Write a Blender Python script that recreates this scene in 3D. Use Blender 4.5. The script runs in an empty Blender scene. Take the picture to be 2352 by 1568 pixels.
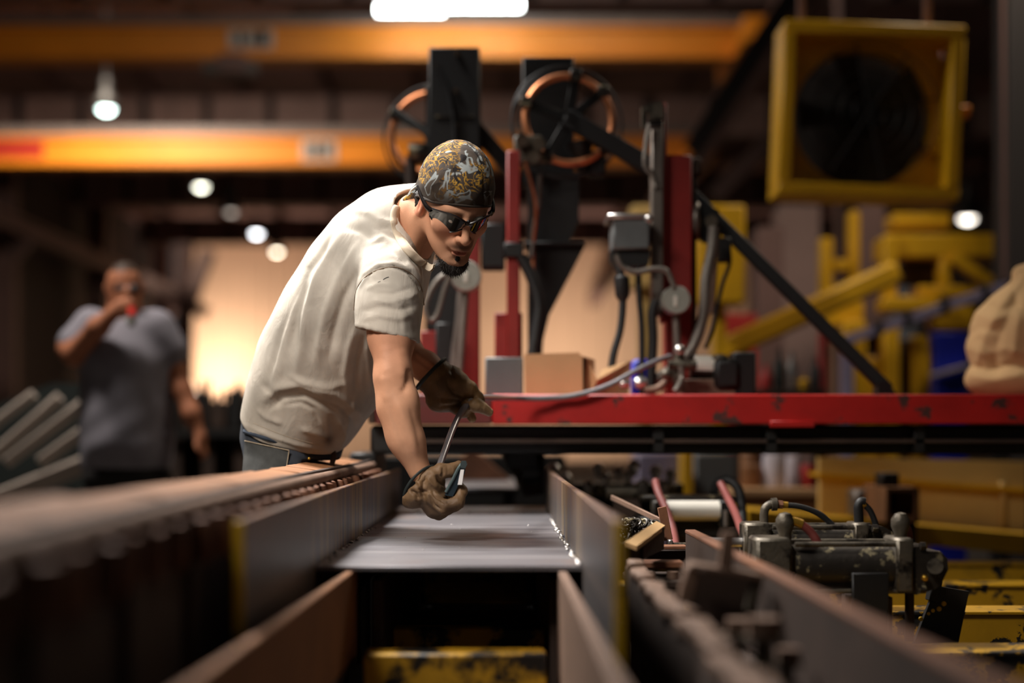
import bpy, bmesh, math, random
import numpy as np
from mathutils import Vector, Matrix, Euler

random.seed(7)
sc = bpy.context.scene
COL = sc.collection

# ------------------------------------------------------------------ camera
H = 1.0                      # eye height above the floor
F = 50.0 / 36.0 * 2352.0     # focal length in pixels
VX, VY = 1150.0, 1000.0      # vanishing point of the beam direction (+Y)
cam_d = bpy.data.cameras.new('camera')
cam = bpy.data.objects.new('camera', cam_d)
COL.objects.link(cam)
cam.location = (0, 0, H)
cam.rotation_euler = (math.pi / 2, 0, 0)
cam_d.lens = 50.0
cam_d.sensor_width = 36.0
cam_d.sensor_fit = 'HORIZONTAL'
cam_d.shift_x = (1176 - VX) / 2352
cam_d.shift_y = (VY - 784) / 2352
cam_d.clip_start = 0.05
cam_d.clip_end = 200
cam_d.dof.use_dof = True
cam_d.dof.focus_distance = 3.06
cam_d.dof.aperture_fstop = 1.15
sc.camera = cam

# ------------------------------------------------------------------ world, exposure
w = bpy.data.worlds.new('hall_air'); sc.world = w
w.use_nodes = True
w.node_tree.nodes['Background'].inputs[0].default_value = (0.60, 0.56, 0.53, 1)
w.node_tree.nodes['Background'].inputs[1].default_value = 0.06
sc.view_settings.view_transform = 'Standard'
sc.view_settings.look = 'None'
sc.view_settings.exposure = 0.0
sc.view_settings.gamma = 1.0
sc.view_settings.use_curve_mapping = False
sc.cycles.use_denoising = True
sc.cycles.max_bounces = 6
sc.cycles.sample_clamp_indirect = 4.0

# ------------------------------------------------------------------ added lights that brighten worker, machine, man and cranes (the lamps' bodies are built further down)
def area_light(name, loc, size, power, col, target=None, size_y=None, spread=180):
    d = bpy.data.lights.new(name, 'AREA')
    d.energy = power; d.color = col; d.size = size
    if size_y: d.shape = 'RECTANGLE'; d.size_y = size_y
    d.spread = math.radians(spread)
    o = bpy.data.objects.new(name, d); COL.objects.link(o)
    o.location = loc
    if target is not None:
        v = Vector(target) - Vector(loc)
        o.rotation_euler = v.to_track_quat('-Z', 'Y').to_euler()
    return o

ADDED_LAMPS = [  # lamps added out of view: (x, y, z, power, colour, aim, spread in degrees)
    (-1.55, 4.15, 4.5, 84, (1.0, 0.97, 0.93), (-0.75, 3.2, 1.2), 75),
    (-1.9, 0.7, 3.9, 13, (1.0, 0.93, 0.85), (-0.35, 3.15, 1.15), 42),
    (2.9, 7.0, 5.0, 60, (1.0, 0.86, 0.68), (2.2, 7.6, 0), 160),
    (-2.5, 5.6, 5.0, 120, (1.0, 0.92, 0.84), (-1.9, 6.4, 1), 140),
    (-3.0, 13.5, 8.3, 110, (1.0, 0.86, 0.70), (-3, 16, 0), 170),
    (1.0, 17.5, 8.6, 80, (1.0, 0.86, 0.70), (1, 20, 0), 175),
    (-7.0, 24.5, 8.9, 820, (1.0, 0.86, 0.70), (-6, 26, 0), 178),
]
for i, (x, y, z, p, c, aim, sp) in enumerate(ADDED_LAMPS):
    area_light('lamp_glow', Vector((x, y, z)) + (Vector(aim) - Vector((x, y, z))).normalized() * .07, 1.1 if i != 1 else 1.5, p, c, aim, size_y=0.35 if i != 1 else .9, spread=sp)

# ------------------------------------------------------------------ helpers
def P(px, py, Y):
    """world point seen at pixel (px, py) of the 2352x1568 picture at distance Y"""
    return Vector(((px - VX) / F * Y, Y, H + (VY - py) / F * Y))

def U(n, Y):
    """n pixels at distance Y in metres"""
    return n / F * Y

def lerp(a, b, t): return a + (b - a) * t

class G:
    """collects shapes in world coordinates"""
    def __init__(s): s.v = []; s.f = []
    def add(s, vs, fs):
        n = len(s.v)
        s.v += [Vector(p) for p in vs]
        s.f += [tuple(i + n for i in f) for f in fs]
        return s
    def box(s, c, size, R=None, bev=0.0):
        hx, hy, hz = size[0] / 2, size[1] / 2, size[2] / 2
        c = Vector(c)
        b = min(bev, hx * .45, hy * .45, hz * .45)
        if b <= 0:
            vs = [Vector((x * hx, y * hy, z * hz)) for x in (-1, 1) for y in (-1, 1) for z in (-1, 1)]
            fs = [(0, 1, 3, 2), (4, 6, 7, 5), (0, 4, 5, 1), (2, 3, 7, 6), (0, 2, 6, 4), (1, 5, 7, 3)]
        else:
            vs = []; idx = {}
            for x in (-1, 1):
                for y in (-1, 1):
                    for z in (-1, 1):
                        for a in range(3):
                            q = [x * (hx - b), y * (hy - b), z * (hz - b)]
                            q[a] = (x * hx, y * hy, z * hz)[a]
                            idx[(x, y, z, a)] = len(vs); vs.append(Vector(q))
            fs = []
            for a in range(3):
                o = [i for i in range(3) if i != a]
                for sg in (-1, 1):
                    ring = []
                    for (p, q) in ((-1, -1), (1, -1), (1, 1), (-1, 1)):
                        k = [0, 0, 0]; k[a] = sg; k[o[0]] = p; k[o[1]] = q
                        ring.append(idx[(*k, a)])
                    if (sg < 0) != (a == 1): ring.reverse()
                    fs.append(tuple(ring))
            for a in range(3):                       # edges along axis a
                o = [i for i in range(3) if i != a]
                for p in (-1, 1):
                    for q in (-1, 1):
                        k0 = [0, 0, 0]; k0[o[0]] = p; k0[o[1]] = q
                        k1 = list(k0); k0[a] = -1; k1[a] = 1
                        fs.append((idx[(*k0, o[0])], idx[(*k1, o[0])], idx[(*k1, o[1])], idx[(*k0, o[1])]))
            for x in (-1, 1):
                for y in (-1, 1):
                    for z in (-1, 1):
                        fs.append(tuple(idx[(x, y, z, a)] for a in range(3)))
        if R is not None: vs = [R @ v for v in vs]
        return s.add([v + c for v in vs], fs)
    def bpx(s, x0, y0, x1, y1, Y, depth, bev=0.004):
        """box whose front face covers the pixel rectangle at distance Y, going back by depth"""
        a = P(x0, y0, Y); b = P(x1, y1, Y)
        return s.box(((a.x + b.x) / 2, Y + depth / 2, (a.z + b.z) / 2), (abs(b.x - a.x), depth, abs(a.z - b.z)), None, bev)
    def bar(s, p0, p1, wd, ht, up=(0, 0, 1), bev=0.002):
        p0 = Vector(p0); p1 = Vector(p1); d = p1 - p0; L = d.length; d.normalize()
        up = Vector(up)
        if abs(d.dot(up)) > .98: up = Vector((1, 0, 0))
        sd = d.cross(up).normalized(); u2 = sd.cross(d).normalized()
        R = Matrix((sd, d, u2)).transposed()
        return s.box((p0 + p1) / 2, (wd, L, ht), R, bev)
    def cyl(s, p0, p1, r0, r1=None, n=16, cap=True):
        if r1 is None: r1 = r0
        return s.lathe(p0, Vector(p1) - Vector(p0), [(r0, 0), (r1, 1)], n, cap)
    def lathe(s, p0, ax, prof, n=20, cap=True):
        """profile [(radius, t)] along the vector ax from p0"""
        p0 = Vector(p0); ax = Vector(ax); d = ax.normalized()
        u = d.cross(Vector((0, 0, 1)) if abs(d.z) < .9 else Vector((1, 0, 0))).normalized(); v = d.cross(u)
        vs = []; fs = []
        for r, t in prof:
            for k in range(n):
                a = 2 * math.pi * k / n
                vs.append(p0 + ax * t + (u * math.cos(a) + v * math.sin(a)) * r)
        for j in range(len(prof) - 1):
            for k in range(n):
                fs.append((j * n + k, j * n + (k + 1) % n, (j + 1) * n + (k + 1) % n, (j + 1) * n + k))
        if cap:
            fs.append(tuple(reversed(range(n)))); fs.append(tuple(range((len(prof) - 1) * n, len(prof) * n)))
        return s.add(vs, fs)
    def tube(s, pts, r, n=10, res=6, cap=True, closed=False):
        pts = [Vector(p) for p in pts]
        rs = r if isinstance(r, (list, tuple)) else [r] * len(pts)
        C = []; RR = []
        m = len(pts)
        segs = m if closed else m - 1
        for i in range(segs):
            if closed: a, b, c, d = pts[i - 1], pts[i], pts[(i + 1) % m], pts[(i + 2) % m]
            else: a, b, c, d = pts[max(i - 1, 0)], pts[i], pts[i + 1], pts[min(i + 2, m - 1)]
            for k in range(res):
                t = k / res
                C.append(.5 * ((2 * b) + (c - a) * t + (2 * a - 5 * b + 4 * c - d) * t * t + (3 * b - a - 3 * c + d) * t ** 3))
                RR.append(lerp(rs[i], rs[(i + 1) % m], t))
        if not closed: C.append(pts[-1]); RR.append(rs[-1])
        N = len(C)
        T = [(C[(i + 1) % N] - C[i - 1]).normalized() if closed else (C[min(i + 1, N - 1)] - C[max(i - 1, 0)]).normalized() for i in range(N)]
        u = T[0].cross(Vector((0, 0, 1)) if abs(T[0].z) < .9 else Vector((1, 0, 0))).normalized()
        vs = []; fs = []
        for i in range(N):
            u = (u - T[i] * u.dot(T[i])).normalized(); v = T[i].cross(u)
            for k in range(n):
                a = 2 * math.pi * k / n
                vs.append(C[i] + (u * math.cos(a) + v * math.sin(a)) * RR[i])
        for i in range(N if closed else N - 1):
            for k in range(n):
                j = (i + 1) % N
                fs.append((i * n + k, i * n + (k + 1) % n, j * n + (k + 1) % n, j * n + k))
        if cap and not closed:
            fs.append(tuple(reversed(range(n)))); fs.append(tuple(range((N - 1) * n, N * n)))
        return s.add(vs, fs)
    def sphere(s, c, r, sx=1, sy=1, sz=1, n=14, m=9):
        c = Vector(c); vs = [c + Vector((0, 0, r * sz))]; fs = []
        for j in range(1, m):
            th = math.pi * j / m
            for k in range(n):
                a = 2 * math.pi * k / n
                vs.append(c + Vector((r * sx * math.sin(th) * math.cos(a), r * sy * math.sin(th) * math.sin(a), r * sz * math.cos(th))))
        vs.append(c - Vector((0, 0, r * sz)))
        for k in range(n): fs.append((0, 1 + k, 1 + (k + 1) % n))
        for j in range(m - 2):
            for k in range(n):
                a = 1 + j * n + k; b = 1 + j * n + (k + 1) % n
                fs.append((a, a + n, b + n, b))
        e = len(vs) - 1; q = 1 + (m - 2) * n
        for k in range(n): fs.append((q + k, e, q + (k + 1) % n))
        return s.add(vs, fs)
    def prism(s, poly, off):
        """polygon of 3-D points extruded by the vector off"""
        poly = [Vector(p) for p in poly]; off = Vector(off); n = len(poly)
        vs = poly + [p + off for p in poly]
        fs = [tuple(range(n)), tuple(reversed(range(n, 2 * n)))] + [(i, n + i, n + (i + 1) % n, (i + 1) % n) for i in range(n)]
        return s.add(vs, fs)
    def ppx(s, pts, Y, depth):
        """pixel polygon at distance Y, given a real thickness going back"""
        return s.prism([P(x, y, Y) for x, y in pts], (0, depth, 0))
    def ring(s, c, ax, R, r, n=36, m=10):
        c = Vector(c); d = Vector(ax).normalized()
        u = d.cross(Vector((0, 0, 1)) if abs(d.z) < .9 else Vector((1, 0, 0))).normalized(); v = d.cross(u)
        return s.tube([c + (u * math.cos(2 * math.pi * k / n) + v * math.sin(2 * math.pi * k / n)) * R for k in range(n)], r, m, 2, closed=True)

def mesh_from(name, v, f, off=(0, 0, 0), smooth=True, angle=38):
    me = bpy.data.meshes.new(name)
    o = Vector(off)
    me.from_pydata([tuple(p - o) for p in v], [], f)
    bm = bmesh.new(); bm.from_mesh(me)
    bmesh.ops.recalc_face_normals(bm, faces=bm.faces[:])
    bm.to_mesh(me); bm.free()
    if smooth:
        me.shade_smooth()
        me.set_sharp_from_angle(angle=math.radians(angle))
    return me

def wloc(o):
    p = Vector(o.location)
    while o.parent is not None:
        o = o.parent; p += Vector(o.location)
    return p

def part(parent, name, g, m, label=None, angle=38):
    me = mesh_from(name, g.v, g.f, wloc(parent) if parent else (0, 0, 0), True, angle)
    if m is not None: me.materials.append(m)
    o = bpy.data.objects.new(name, me); COL.objects.link(o)
    if parent is not None: o.parent = parent
    if label: o['label'] = label
    return o

def inst(parent, name, me, loc, rot=(0, 0, 0), scale=(1, 1, 1)):
    """a part that shares its mesh; loc in world coordinates"""
    o = bpy.data.objects.new(name, me); COL.objects.link(o)
    o.parent = parent; o.location = Vector(loc) - wloc(parent); o.rotation_euler = rot; o.scale = scale
    return o

def proto(name, g, m):
    me = mesh_from(name, g.v, g.f)
    me.materials.append(m)
    return me

def tag(o, label, cat, group=None, kind=None):
    o['label'] = label
    if cat: o['category'] = cat
    if group: o['group'] = group
    if kind: o['kind'] = kind
    return o

def thing(name, label, cat, base, group=None, kind=None):
    o = bpy.data.objects.new(name, None); COL.objects.link(o)
    o.empty_display_size = .1
    o.location = base
    return tag(o, label, cat, group, kind)

def solo(name, g, m, label, cat, group=None, kind=None, angle=38):
    """a thing that is one mesh, its origin at the middle of its foot"""
    lo = Vector((min(p.x for p in g.v), min(p.y for p in g.v), min(p.z for p in g.v)))
    hi = Vector((max(p.x for p in g.v), max(p.y for p in g.v), max(p.z for p in g.v)))
    base = Vector(((lo.x + hi.x) / 2, (lo.y + hi.y) / 2, lo.z))
    me = mesh_from(name, g.v, g.f, base, True, angle)
    me.materials.append(m)
    o = bpy.data.objects.new(name, me); COL.objects.link(o); o.location = base
    return tag(o, label, cat, group, kind)

# ------------------------------------------------------------------ materials
def srgb(r, g, b):
    def c(x):
        x /= 255.0
        return x / 12.92 if x <= .04045 else ((x + .055) / 1.055) ** 2.4
    return (c(r), c(g), c(b))

def mat(name, col, rough=.6, metal=0.0, var=.25, scale=9.0, bump=0.0, bscale=60.0, col2=None, chip=.62, cscale=7.0, soft=.03,
        col3=None, chip3=.6, c3scale=3.0, soft3=.2, stretch=(1, 1, 1), emit=None, strength=0.0, spec=.5, rough2=None):
    m = bpy.data.materials.new(name); m.use_nodes = True
    nt = m.node_tree; N = nt.nodes; L = nt.links
    b = N['Principled BSDF']
    tc = N.new('ShaderNodeTexCoord'); mp = N.new('ShaderNodeMapping'); mp.inputs['Scale'].default_value = stretch
    L.new(tc.outputs['Object'], mp.inputs['Vector'])
    def noise(s, det=5.0, rg=.6, off=0.0):
        n = N.new('ShaderNodeTexNoise'); n.inputs['Scale'].default_value = s; n.inputs['Detail'].default_value = det
        n.inputs['Roughness'].default_value = rg
        if off:
            a = N.new('ShaderNodeVectorMath'); a.operation = 'ADD'; a.inputs[1].default_value = (off, off * .7, off * 1.3)
            L.new(mp.outputs['Vector'], a.inputs[0]); L.new(a.outputs[0], n.inputs['Vector'])
        else: L.new(mp.outputs['Vector'], n.inputs['Vector'])
        return n.outputs['Fac']
    def ramp(f, a, c, ca, cb):
        r = N.new('ShaderNodeValToRGB'); r.color_ramp.elements[0].position = a; r.color_ramp.elements[1].position = c
        r.color_ramp.elements[0].color = (*ca, 1); r.color_ramp.elements[1].color = (*cb, 1)
        L.new(f, r.inputs['Fac']); return r.outputs['Color']
    lo = tuple(max(x * (1 - var), 0) for x in col); hi = tuple(min(x * (1 + var), 1) for x in col)
    out = ramp(noise(scale), .3, .7, lo, hi)
    def over(out, c2, th, s, sf, off):
        fac = ramp(noise(s, 7.0, .65, off), th, th + sf, (0, 0, 0), (1, 1, 1))
        mx = N.new('ShaderNodeMix'); mx.data_type = 'RGBA'
        L.new(fac, mx.inputs['Factor']); L.new(out, mx.inputs[6]); mx.inputs[7].default_value = (*c2, 1)
        return mx.outputs[2], fac
    f2 = None
    if col3 is not None: out, _ = over(out, col3, chip3, c3scale, soft3, 11.3)
    if col2 is not None: out, f2 = over(out, col2, chip, cscale, soft, 4.7)
    L.new(out, b.inputs['Base Color'])
    b.inputs['Roughness'].default_value = rough
    if f2 is not None and rough2 is not None:
        mr = N.new('ShaderNodeMapRange'); L.new(f2, mr.inputs[0]); mr.inputs[3].default_value = rough; mr.inputs[4].default_value = rough2
        L.new(mr.outputs[0], b.inputs['Roughness'])
    b.inputs['Metallic'].default_value = metal
    b.inputs['Specular IOR Level'].default_value = spec
    if bump:
        bp = N.new('ShaderNodeBump'); bp.inputs['Strength'].default_value = bump; bp.inputs['Distance'].default_value = .004
        L.new(noise(bscale, 4.0, .6, 2.2), bp.inputs['Height']); L.new(bp.outputs[0], b.inputs['Normal'])
    if emit is not None:
        b.inputs['Emission Color'].default_value = (*emit, 1); b.inputs['Emission Strength'].default_value = strength
    return m

M = {}
M['concrete'] = mat('concrete', srgb(70, 64, 58), .85, var=.3, scale=1.5, bump=.2)
M['cream_wall'] = mat('cream_wall', srgb(214, 178, 146), .75, var=.06, scale=.4)
M['dark_wall'] = mat('dark_wall', srgb(46, 40, 40), .8, var=.2, scale=.5)
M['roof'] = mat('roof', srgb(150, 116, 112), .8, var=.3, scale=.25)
M['steel_brown'] = mat('steel_brown', srgb(112, 84, 78), .65, var=.25, scale=1.2)
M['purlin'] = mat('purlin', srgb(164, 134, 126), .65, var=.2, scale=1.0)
M['crane_orange'] = mat('crane_orange', srgb(228, 138, 22), .5, var=.12, scale=.8)
M['crane_rail'] = mat('crane_rail', srgb(110, 100, 96), .6, var=.2)
M['sign_white'] = mat('sign_white', srgb(190, 180, 172), .6, var=.08)
M['sign_red'] = mat('sign_red', srgb(178, 44, 24), .6, var=.1)
M['ink'] = mat('ink', srgb(34, 30, 30), .7, var=.1)
M['black_steel'] = mat('black_steel', srgb(22, 20, 19), .55, .2, var=.3, scale=6, bump=.1, col2=srgb(50, 44, 38), chip=.70, cscale=9)
M['black_rubber'] = mat('black_rubber', srgb(22, 21, 21), .55, var=.2)
M['copper'] = mat('copper', srgb(226, 148, 102), .42, .85, var=.2, scale=20)
M['red_paint'] = mat('red_paint', srgb(174, 22, 17), .5, var=.2, scale=5, bump=.08, col2=srgb(72, 36, 30), chip=.57, cscale=9, rough2=.7,
                     col3=srgb(120, 34, 28), chip3=.55, c3scale=2.2, soft3=.25)
M['red_dirty'] = mat('red_dirty', srgb(96, 27, 21), .55, var=.3, scale=5, bump=.1, col2=srgb(70, 44, 38), chip=.5, cscale=9, soft=.15)
M['red_post'] = mat('red_post', srgb(136, 28, 20), .5, var=.2, scale=4, col2=srgb(60, 30, 26), chip=.68, cscale=9)
M['grey_steel'] = mat('grey_steel', srgb(116, 106, 98), .45, .6, var=.25, scale=6, bump=.08)
M['grey_paint'] = mat('grey_paint', srgb(96, 98, 98), .5, .1, var=.15, scale=5)
M['bright_steel'] = mat('bright_steel', srgb(196, 192, 188), .28, .9, var=.12, scale=14)
M['white_plastic'] = mat('white_plastic', srgb(214, 208, 196), .5, var=.06)
M['gauge_grey'] = mat('gauge_grey', srgb(150, 150, 140), .45, .1, var=.08)
M['cardboard'] = mat('cardboard', srgb(196, 154, 110), .85, var=.1, scale=4, bump=.1, bscale=20)
M['canvas_tan'] = mat('canvas_tan', srgb(206, 166, 116), .9, var=.12, scale=5, bump=.25, bscale=14)
M['yellow_paint'] = mat('yellow_paint', srgb(216, 164, 14), .5, var=.15, scale=2.5, col2=srgb(64, 52, 36), chip=.7, cscale=5)
M['yellow_pale'] = mat('yellow_pale', srgb(204, 170, 104), .55, var=.18, scale=1.6, col2=srgb(120, 96, 56), chip=.66, cscale=3, soft=.1)
M['yellow_worn'] = mat('yellow_worn', srgb(166, 122, 10), .5, var=.25, scale=4, bump=.15, col2=srgb(24, 20, 16), chip=.555, cscale=15, soft=.02,
                       col3=srgb(120, 92, 20), chip3=.55, c3scale=5, soft3=.2)
M['yellow_grimy'] = mat('yellow_grimy', srgb(196, 146, 28), .55, var=.3, scale=5, bump=.2, col2=srgb(24, 18, 13), chip=.47, cscale=8, soft=.08)
M['blue_paint'] = mat('blue_paint', srgb(16, 34, 170), .5, var=.1)
M['blue_grey'] = mat('blue_grey', srgb(128, 120, 146), .5, var=.15, scale=6)
M['rust'] = mat('rust', srgb(112, 72, 50), .72, .15, var=.28, scale=7, bump=.25, bscale=50, col3=srgb(146, 92, 52), chip3=.52, c3scale=4, soft3=.2,
                col2=srgb(62, 44, 36), chip=.64, cscale=9, soft=.12)
M['rust_plank'] = mat('rust_plank', srgb(134, 88, 52), .75, .1, var=.25, scale=6, bump=.25, bscale=60, col2=srgb(66, 48, 38), chip=.6, cscale=8, soft=.14)
M['rust_dark'] = mat('rust_dark', srgb(58, 42, 33), .75, .2, var=.35, scale=6, bump=.25, bscale=45)
M['rust_pink'] = mat('rust_pink', srgb(120, 94, 78), .65, .25, var=.25, scale=9, bump=.2, bscale=60)
M['flange'] = None
M['grimy_metal'] = mat('grimy_metal', srgb(96, 88, 76), .45, .55, var=.3, scale=16, bump=.3, bscale=120, col2=srgb(34, 28, 22), chip=.52, cscale=18, soft=.1)
M['grimy_dark'] = mat('grimy_dark', srgb(46, 40, 34), .45, .4, var=.3, scale=10, bump=.2, bscale=80, col2=srgb(140, 128, 100), chip=.56, cscale=26, soft=.06)
M['hose_red'] = mat('hose_red', srgb(116, 52, 46), .6, var=.15)
M['hose_grey'] = mat('hose_grey', srgb(112, 104, 96), .4, .4, var=.15, scale=20)
M['brass'] = mat('brass', srgb(196, 152, 58), .35, .8, var=.1)
M['bar_grey'] = mat('bar_grey', srgb(176, 162, 150), .5, .2, var=.12, scale=3)
M['dark_green'] = mat('dark_green', srgb(20, 28, 25), .6, var=.2)
M['lamp_body'] = mat('lamp_body', srgb(120, 116, 112), .4, .7, var=.1)
# ================================================================== THE HALL
YB = 60.0
def setting(name, g, m, label=None):
    o = solo(name, g, m, label or name.replace('_', ' '), None, kind='structure')
    return o

setting('floor', G().box((2.5, 27, -.05), (36, 66, .1)), M['concrete'], 'dark concrete floor of the workshop hall')

# far wall of trapezoid sheet, panel by panel
wb = thing('wall_back', 'cream ribbed sheet wall at the far end of the hall', None, (1, YB, 0), kind='structure')
def sheet(x0, x1, y, z0, z1, pitch=.6, d=.06):
    g = G(); n = int(round((x1 - x0) / pitch)); xs = []
    for i in range(n):
        a = x0 + i * pitch
        xs += [(a, 0), (a + pitch * .55, 0), (a + pitch * .65, -d), (a + pitch * .9, -d)]
    xs.append((x1, 0))
    vs = []; fs = []
    for x, o in xs: vs += [(x, y + o, z0), (x, y + o, z1)]
    for i in range(len(xs) - 1): fs.append((2 * i, 2 * i + 2, 2 * i + 3, 2 * i + 1))
    g.add(vs, fs)
    g.box(((x0 + x1) / 2, y + .06, (z0 + z1) / 2), (x1 - x0, .08, z1 - z0))
    return g
for i in range(10):
    x0 = -13.6 + i * 3.0
    part(wb, 'wall_panel', sheet(x0, x0 + 3.0, YB, 0, 9.4), M['cream_wall'], angle=20)

# roof deck, purlins and frames
cl = thing('ceiling', 'dark brown roof deck with steel purlins high above', None, (2, 30, 9.3), kind='structure')
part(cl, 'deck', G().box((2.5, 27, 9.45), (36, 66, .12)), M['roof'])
for x in np.arange(-12.5, 18, 2.1):
    part(cl, 'purlin', G().bar((x, 6, 9.27), (x, YB, 9.27), .12, .22), M['steel_brown'])
for i, y in enumerate((15, 23.5, 34, 44, 53)):
    fr = thing('roof_beam', ['roof beam nearest to the camera, above the near crane', 'roof beam between the two orange cranes', 'roof beam with bright stiffened bays beyond the far crane',
               'fourth roof beam, above the row of lamps', 'last roof beam in front of the cream wall'][i], None, (2, y, 8.2), kind='structure')
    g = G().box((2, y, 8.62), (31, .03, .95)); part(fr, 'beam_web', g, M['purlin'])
    part(fr, 'beam_flange', G().box((2, y, 8.13), (31, .3, .04)), M['steel_brown'])
    part(fr, 'beam_flange', G().box((2, y, 9.11), (31, .3, .04)), M['steel_brown'])
    for x in np.arange(-13, 17, 1.5):
        part(fr, 'stiffener', G().box((x, y - .08, 8.62), (.16, .14, .94)), M['dark_wall'])

# left wall, columns, runway
setting('wall_left', G().box((-14.4, 27, 4.7), (.2, 66, 9.4)), M['dark_wall'], 'dark side wall of the hall behind the columns')
setting('wall_right', G().box((17.5, 27, 4.7), (.2, 66, 9.4)), M['dark_wall'], 'dark side wall of the hall on the yellow machine side')
colL = ['steel wall column nearest the man in grey', 'second steel wall column behind the man in grey', 'third steel wall column along the dark wall', 'fourth steel wall column along the dark wall', 'last steel wall column before the cream wall']
for i, y in enumerate((22, 30, 39, 48, 57)):
    c = thing('steel_column', colL[i], None, (-13.6, y, 0), kind='structure')
    part(c, 'column_web', G().box((-13.6, y, 4.6), (.6, .04, 9.2)), M['steel_brown'])
    part(c, 'column_flange', G().box((-13.3, y, 4.6), (.05, .45, 9.2)), M['steel_brown'])
    part(c, 'column_flange', G().box((-13.9, y, 4.6), (.05, .45, 9.2)), M['steel_brown'])
    part(c, 'runway_bracket', G().prism([(-13.3, y - .1, 6.4), (-12.7, y - .1, 6.4), (-13.3, y - .1, 5.7)], (0, .2, 0)), M['steel_brown'])
rw = thing('crane_runway', 'brown crane runway beam along the dark wall with columns', None, (-13, 30, 6.4), kind='structure')
part(rw, 'runway_web', G().box((-13, 33, 6.62), (.04, 54, .4)), M['steel_brown'])
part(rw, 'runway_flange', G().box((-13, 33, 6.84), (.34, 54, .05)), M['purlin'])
part(rw, 'runway_flange', G().box((-13, 33, 6.42), (.34, 54, .05)), M['steel_brown'])

# tilted stair / brace beside the cream wall
br = thing('wall_brace', 'brown steel brace rising in front of the cream wall edge', None, P(430, 960, 34), kind='structure')
part(br, 'brace_post', G().bar(P(425, 1010, 34), P(425, 560, 34), .35, .35), M['steel_brown'])
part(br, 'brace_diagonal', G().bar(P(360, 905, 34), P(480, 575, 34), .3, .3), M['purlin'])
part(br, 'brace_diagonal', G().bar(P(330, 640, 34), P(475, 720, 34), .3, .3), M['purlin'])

# right column line with braces
XR = 4.05
rc = thing('braced_column', 'brown braced steel column line beside the yellow fan', None, (XR, 14, 0), kind='structure')
part(rc, 'column_post', G().box((XR, 16.5, 4.6), (.3, .3, 9.2), None, .01), M['steel_brown'])
part(rc, 'column_post', G().box((XR + .3, 11.6, 4.6), (.34, .34, 9.2), None, .01), M['dark_wall'])
part(rc, 'brace', G().bar(P(1560, 430, 16), P(1800, 60, 16), .22, .22), M['steel_brown'])
part(rc, 'brace', G().bar(P(1590, 345, 14.5), P(1850, -60, 14.5), .2, .2), M['dark_wall'])
part(rc, 'brace', G().bar(P(1640, 450, 14), P(1800, 290, 14), .16, .16), M['steel_brown'])
part(rc, 'runway', G().bar((XR - .2, 10, 6.62), (XR - .2, YB, 6.62), .34, .45), M['steel_brown'])
dk = thing('dark_column', 'near black steel column at the picture edge beyond the tan bag', None, P(2345, 1000, 7.6).xy.to_3d(), kind='structure')
part(dk, 'column_post', G().bpx(2318, -300, 2420, 1000 + H * F / 7.6, 7.6, .25), M['dark_wall'])
part(dk, 'conduit', G().cyl(P(2300, -300, 7.5), P(2308, 640, 7.5), .012), M['steel_brown'])

# orange travelling cranes
def crane(name, label, Y, y0, y1, xr, signs, red=None):
    t = thing(name, label, 'crane', P(600, y1, Y))
    part(t, 'girder_web', G().bpx(-160, y0, xr, y1 - 6, Y, .3, 0), M['crane_orange'])
    part(t, 'bottom_flange', G().bpx(-160, y1 - 9, xr, y1, Y - .08, .46, 0), M['crane_orange'])
    part(t, 'top_rail', G().bpx(-160, y0 - 26, xr, y0 - 4, Y + .05, .2, 0), M['crane_rail'])
    part(t, 'top_flange', G().bpx(-160, y0 - 5, xr, y0 + 3, Y - .06, .42, 0), M['crane_orange'])
    a = P(-160, y1, Y); b = P(xr, y1, Y)
    for q in (a, b):
        part(t, 'end_truck', G().box((q.x, Y + .15, q.z + .12), (.5, 2.4, .34), None, .02), M['crane_orange'])
    for (sx0, sy0, sx1, sy1, glyphs) in signs:
        s = part(t, 'sign_plate', G().bpx(sx0, sy0, sx1, sy1, Y - .02, .02, 0), M['sign_white'])
        for (gx, gw, gh0, gh1) in glyphs:
            part(s, 'marking', G().bpx(gx, gh0, gx + gw, gh1, Y - .03, .01, 0), M['ink'])
    if red:
        part(t, 'red_marking', G().bpx(*red, Y - .02, .02, 0), M['sign_red'], 'faded red lettering panel')
    return t
crane('overhead_crane', 'upper orange overhead crane girder with a worn white capacity sign', 20.5, 62, 132, 1720,
      [(525, 62, 628, 112, [(545, 14, 72, 104), (575, 8, 72, 104), (592, 22, 70, 104)])])
crane('overhead_crane', 'lower orange overhead crane girder with red lettering at one end', 28.0, 316, 378, 1600,
      [(693, 318, 772, 371, [(705, 8, 330, 362), (718, 14, 330, 362), (742, 16, 328, 362)])], red=(-60, 318, 100, 362))
# hoist trolley under the upper crane
t = thing('hoist_trolley', 'small dark hoist trolley under the upper orange crane', 'hoist', P(960, 150, 20.3))
part(t, 'trolley_frame', G().bpx(500, 122.6, 560, 166, 20.2, .5), M['steel_brown'])
part(t, 'hoist_drum', G().cyl(P(470, 158, 20.4), P(590, 158, 20.4), .12, n=16), M['crane_rail'])

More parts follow.
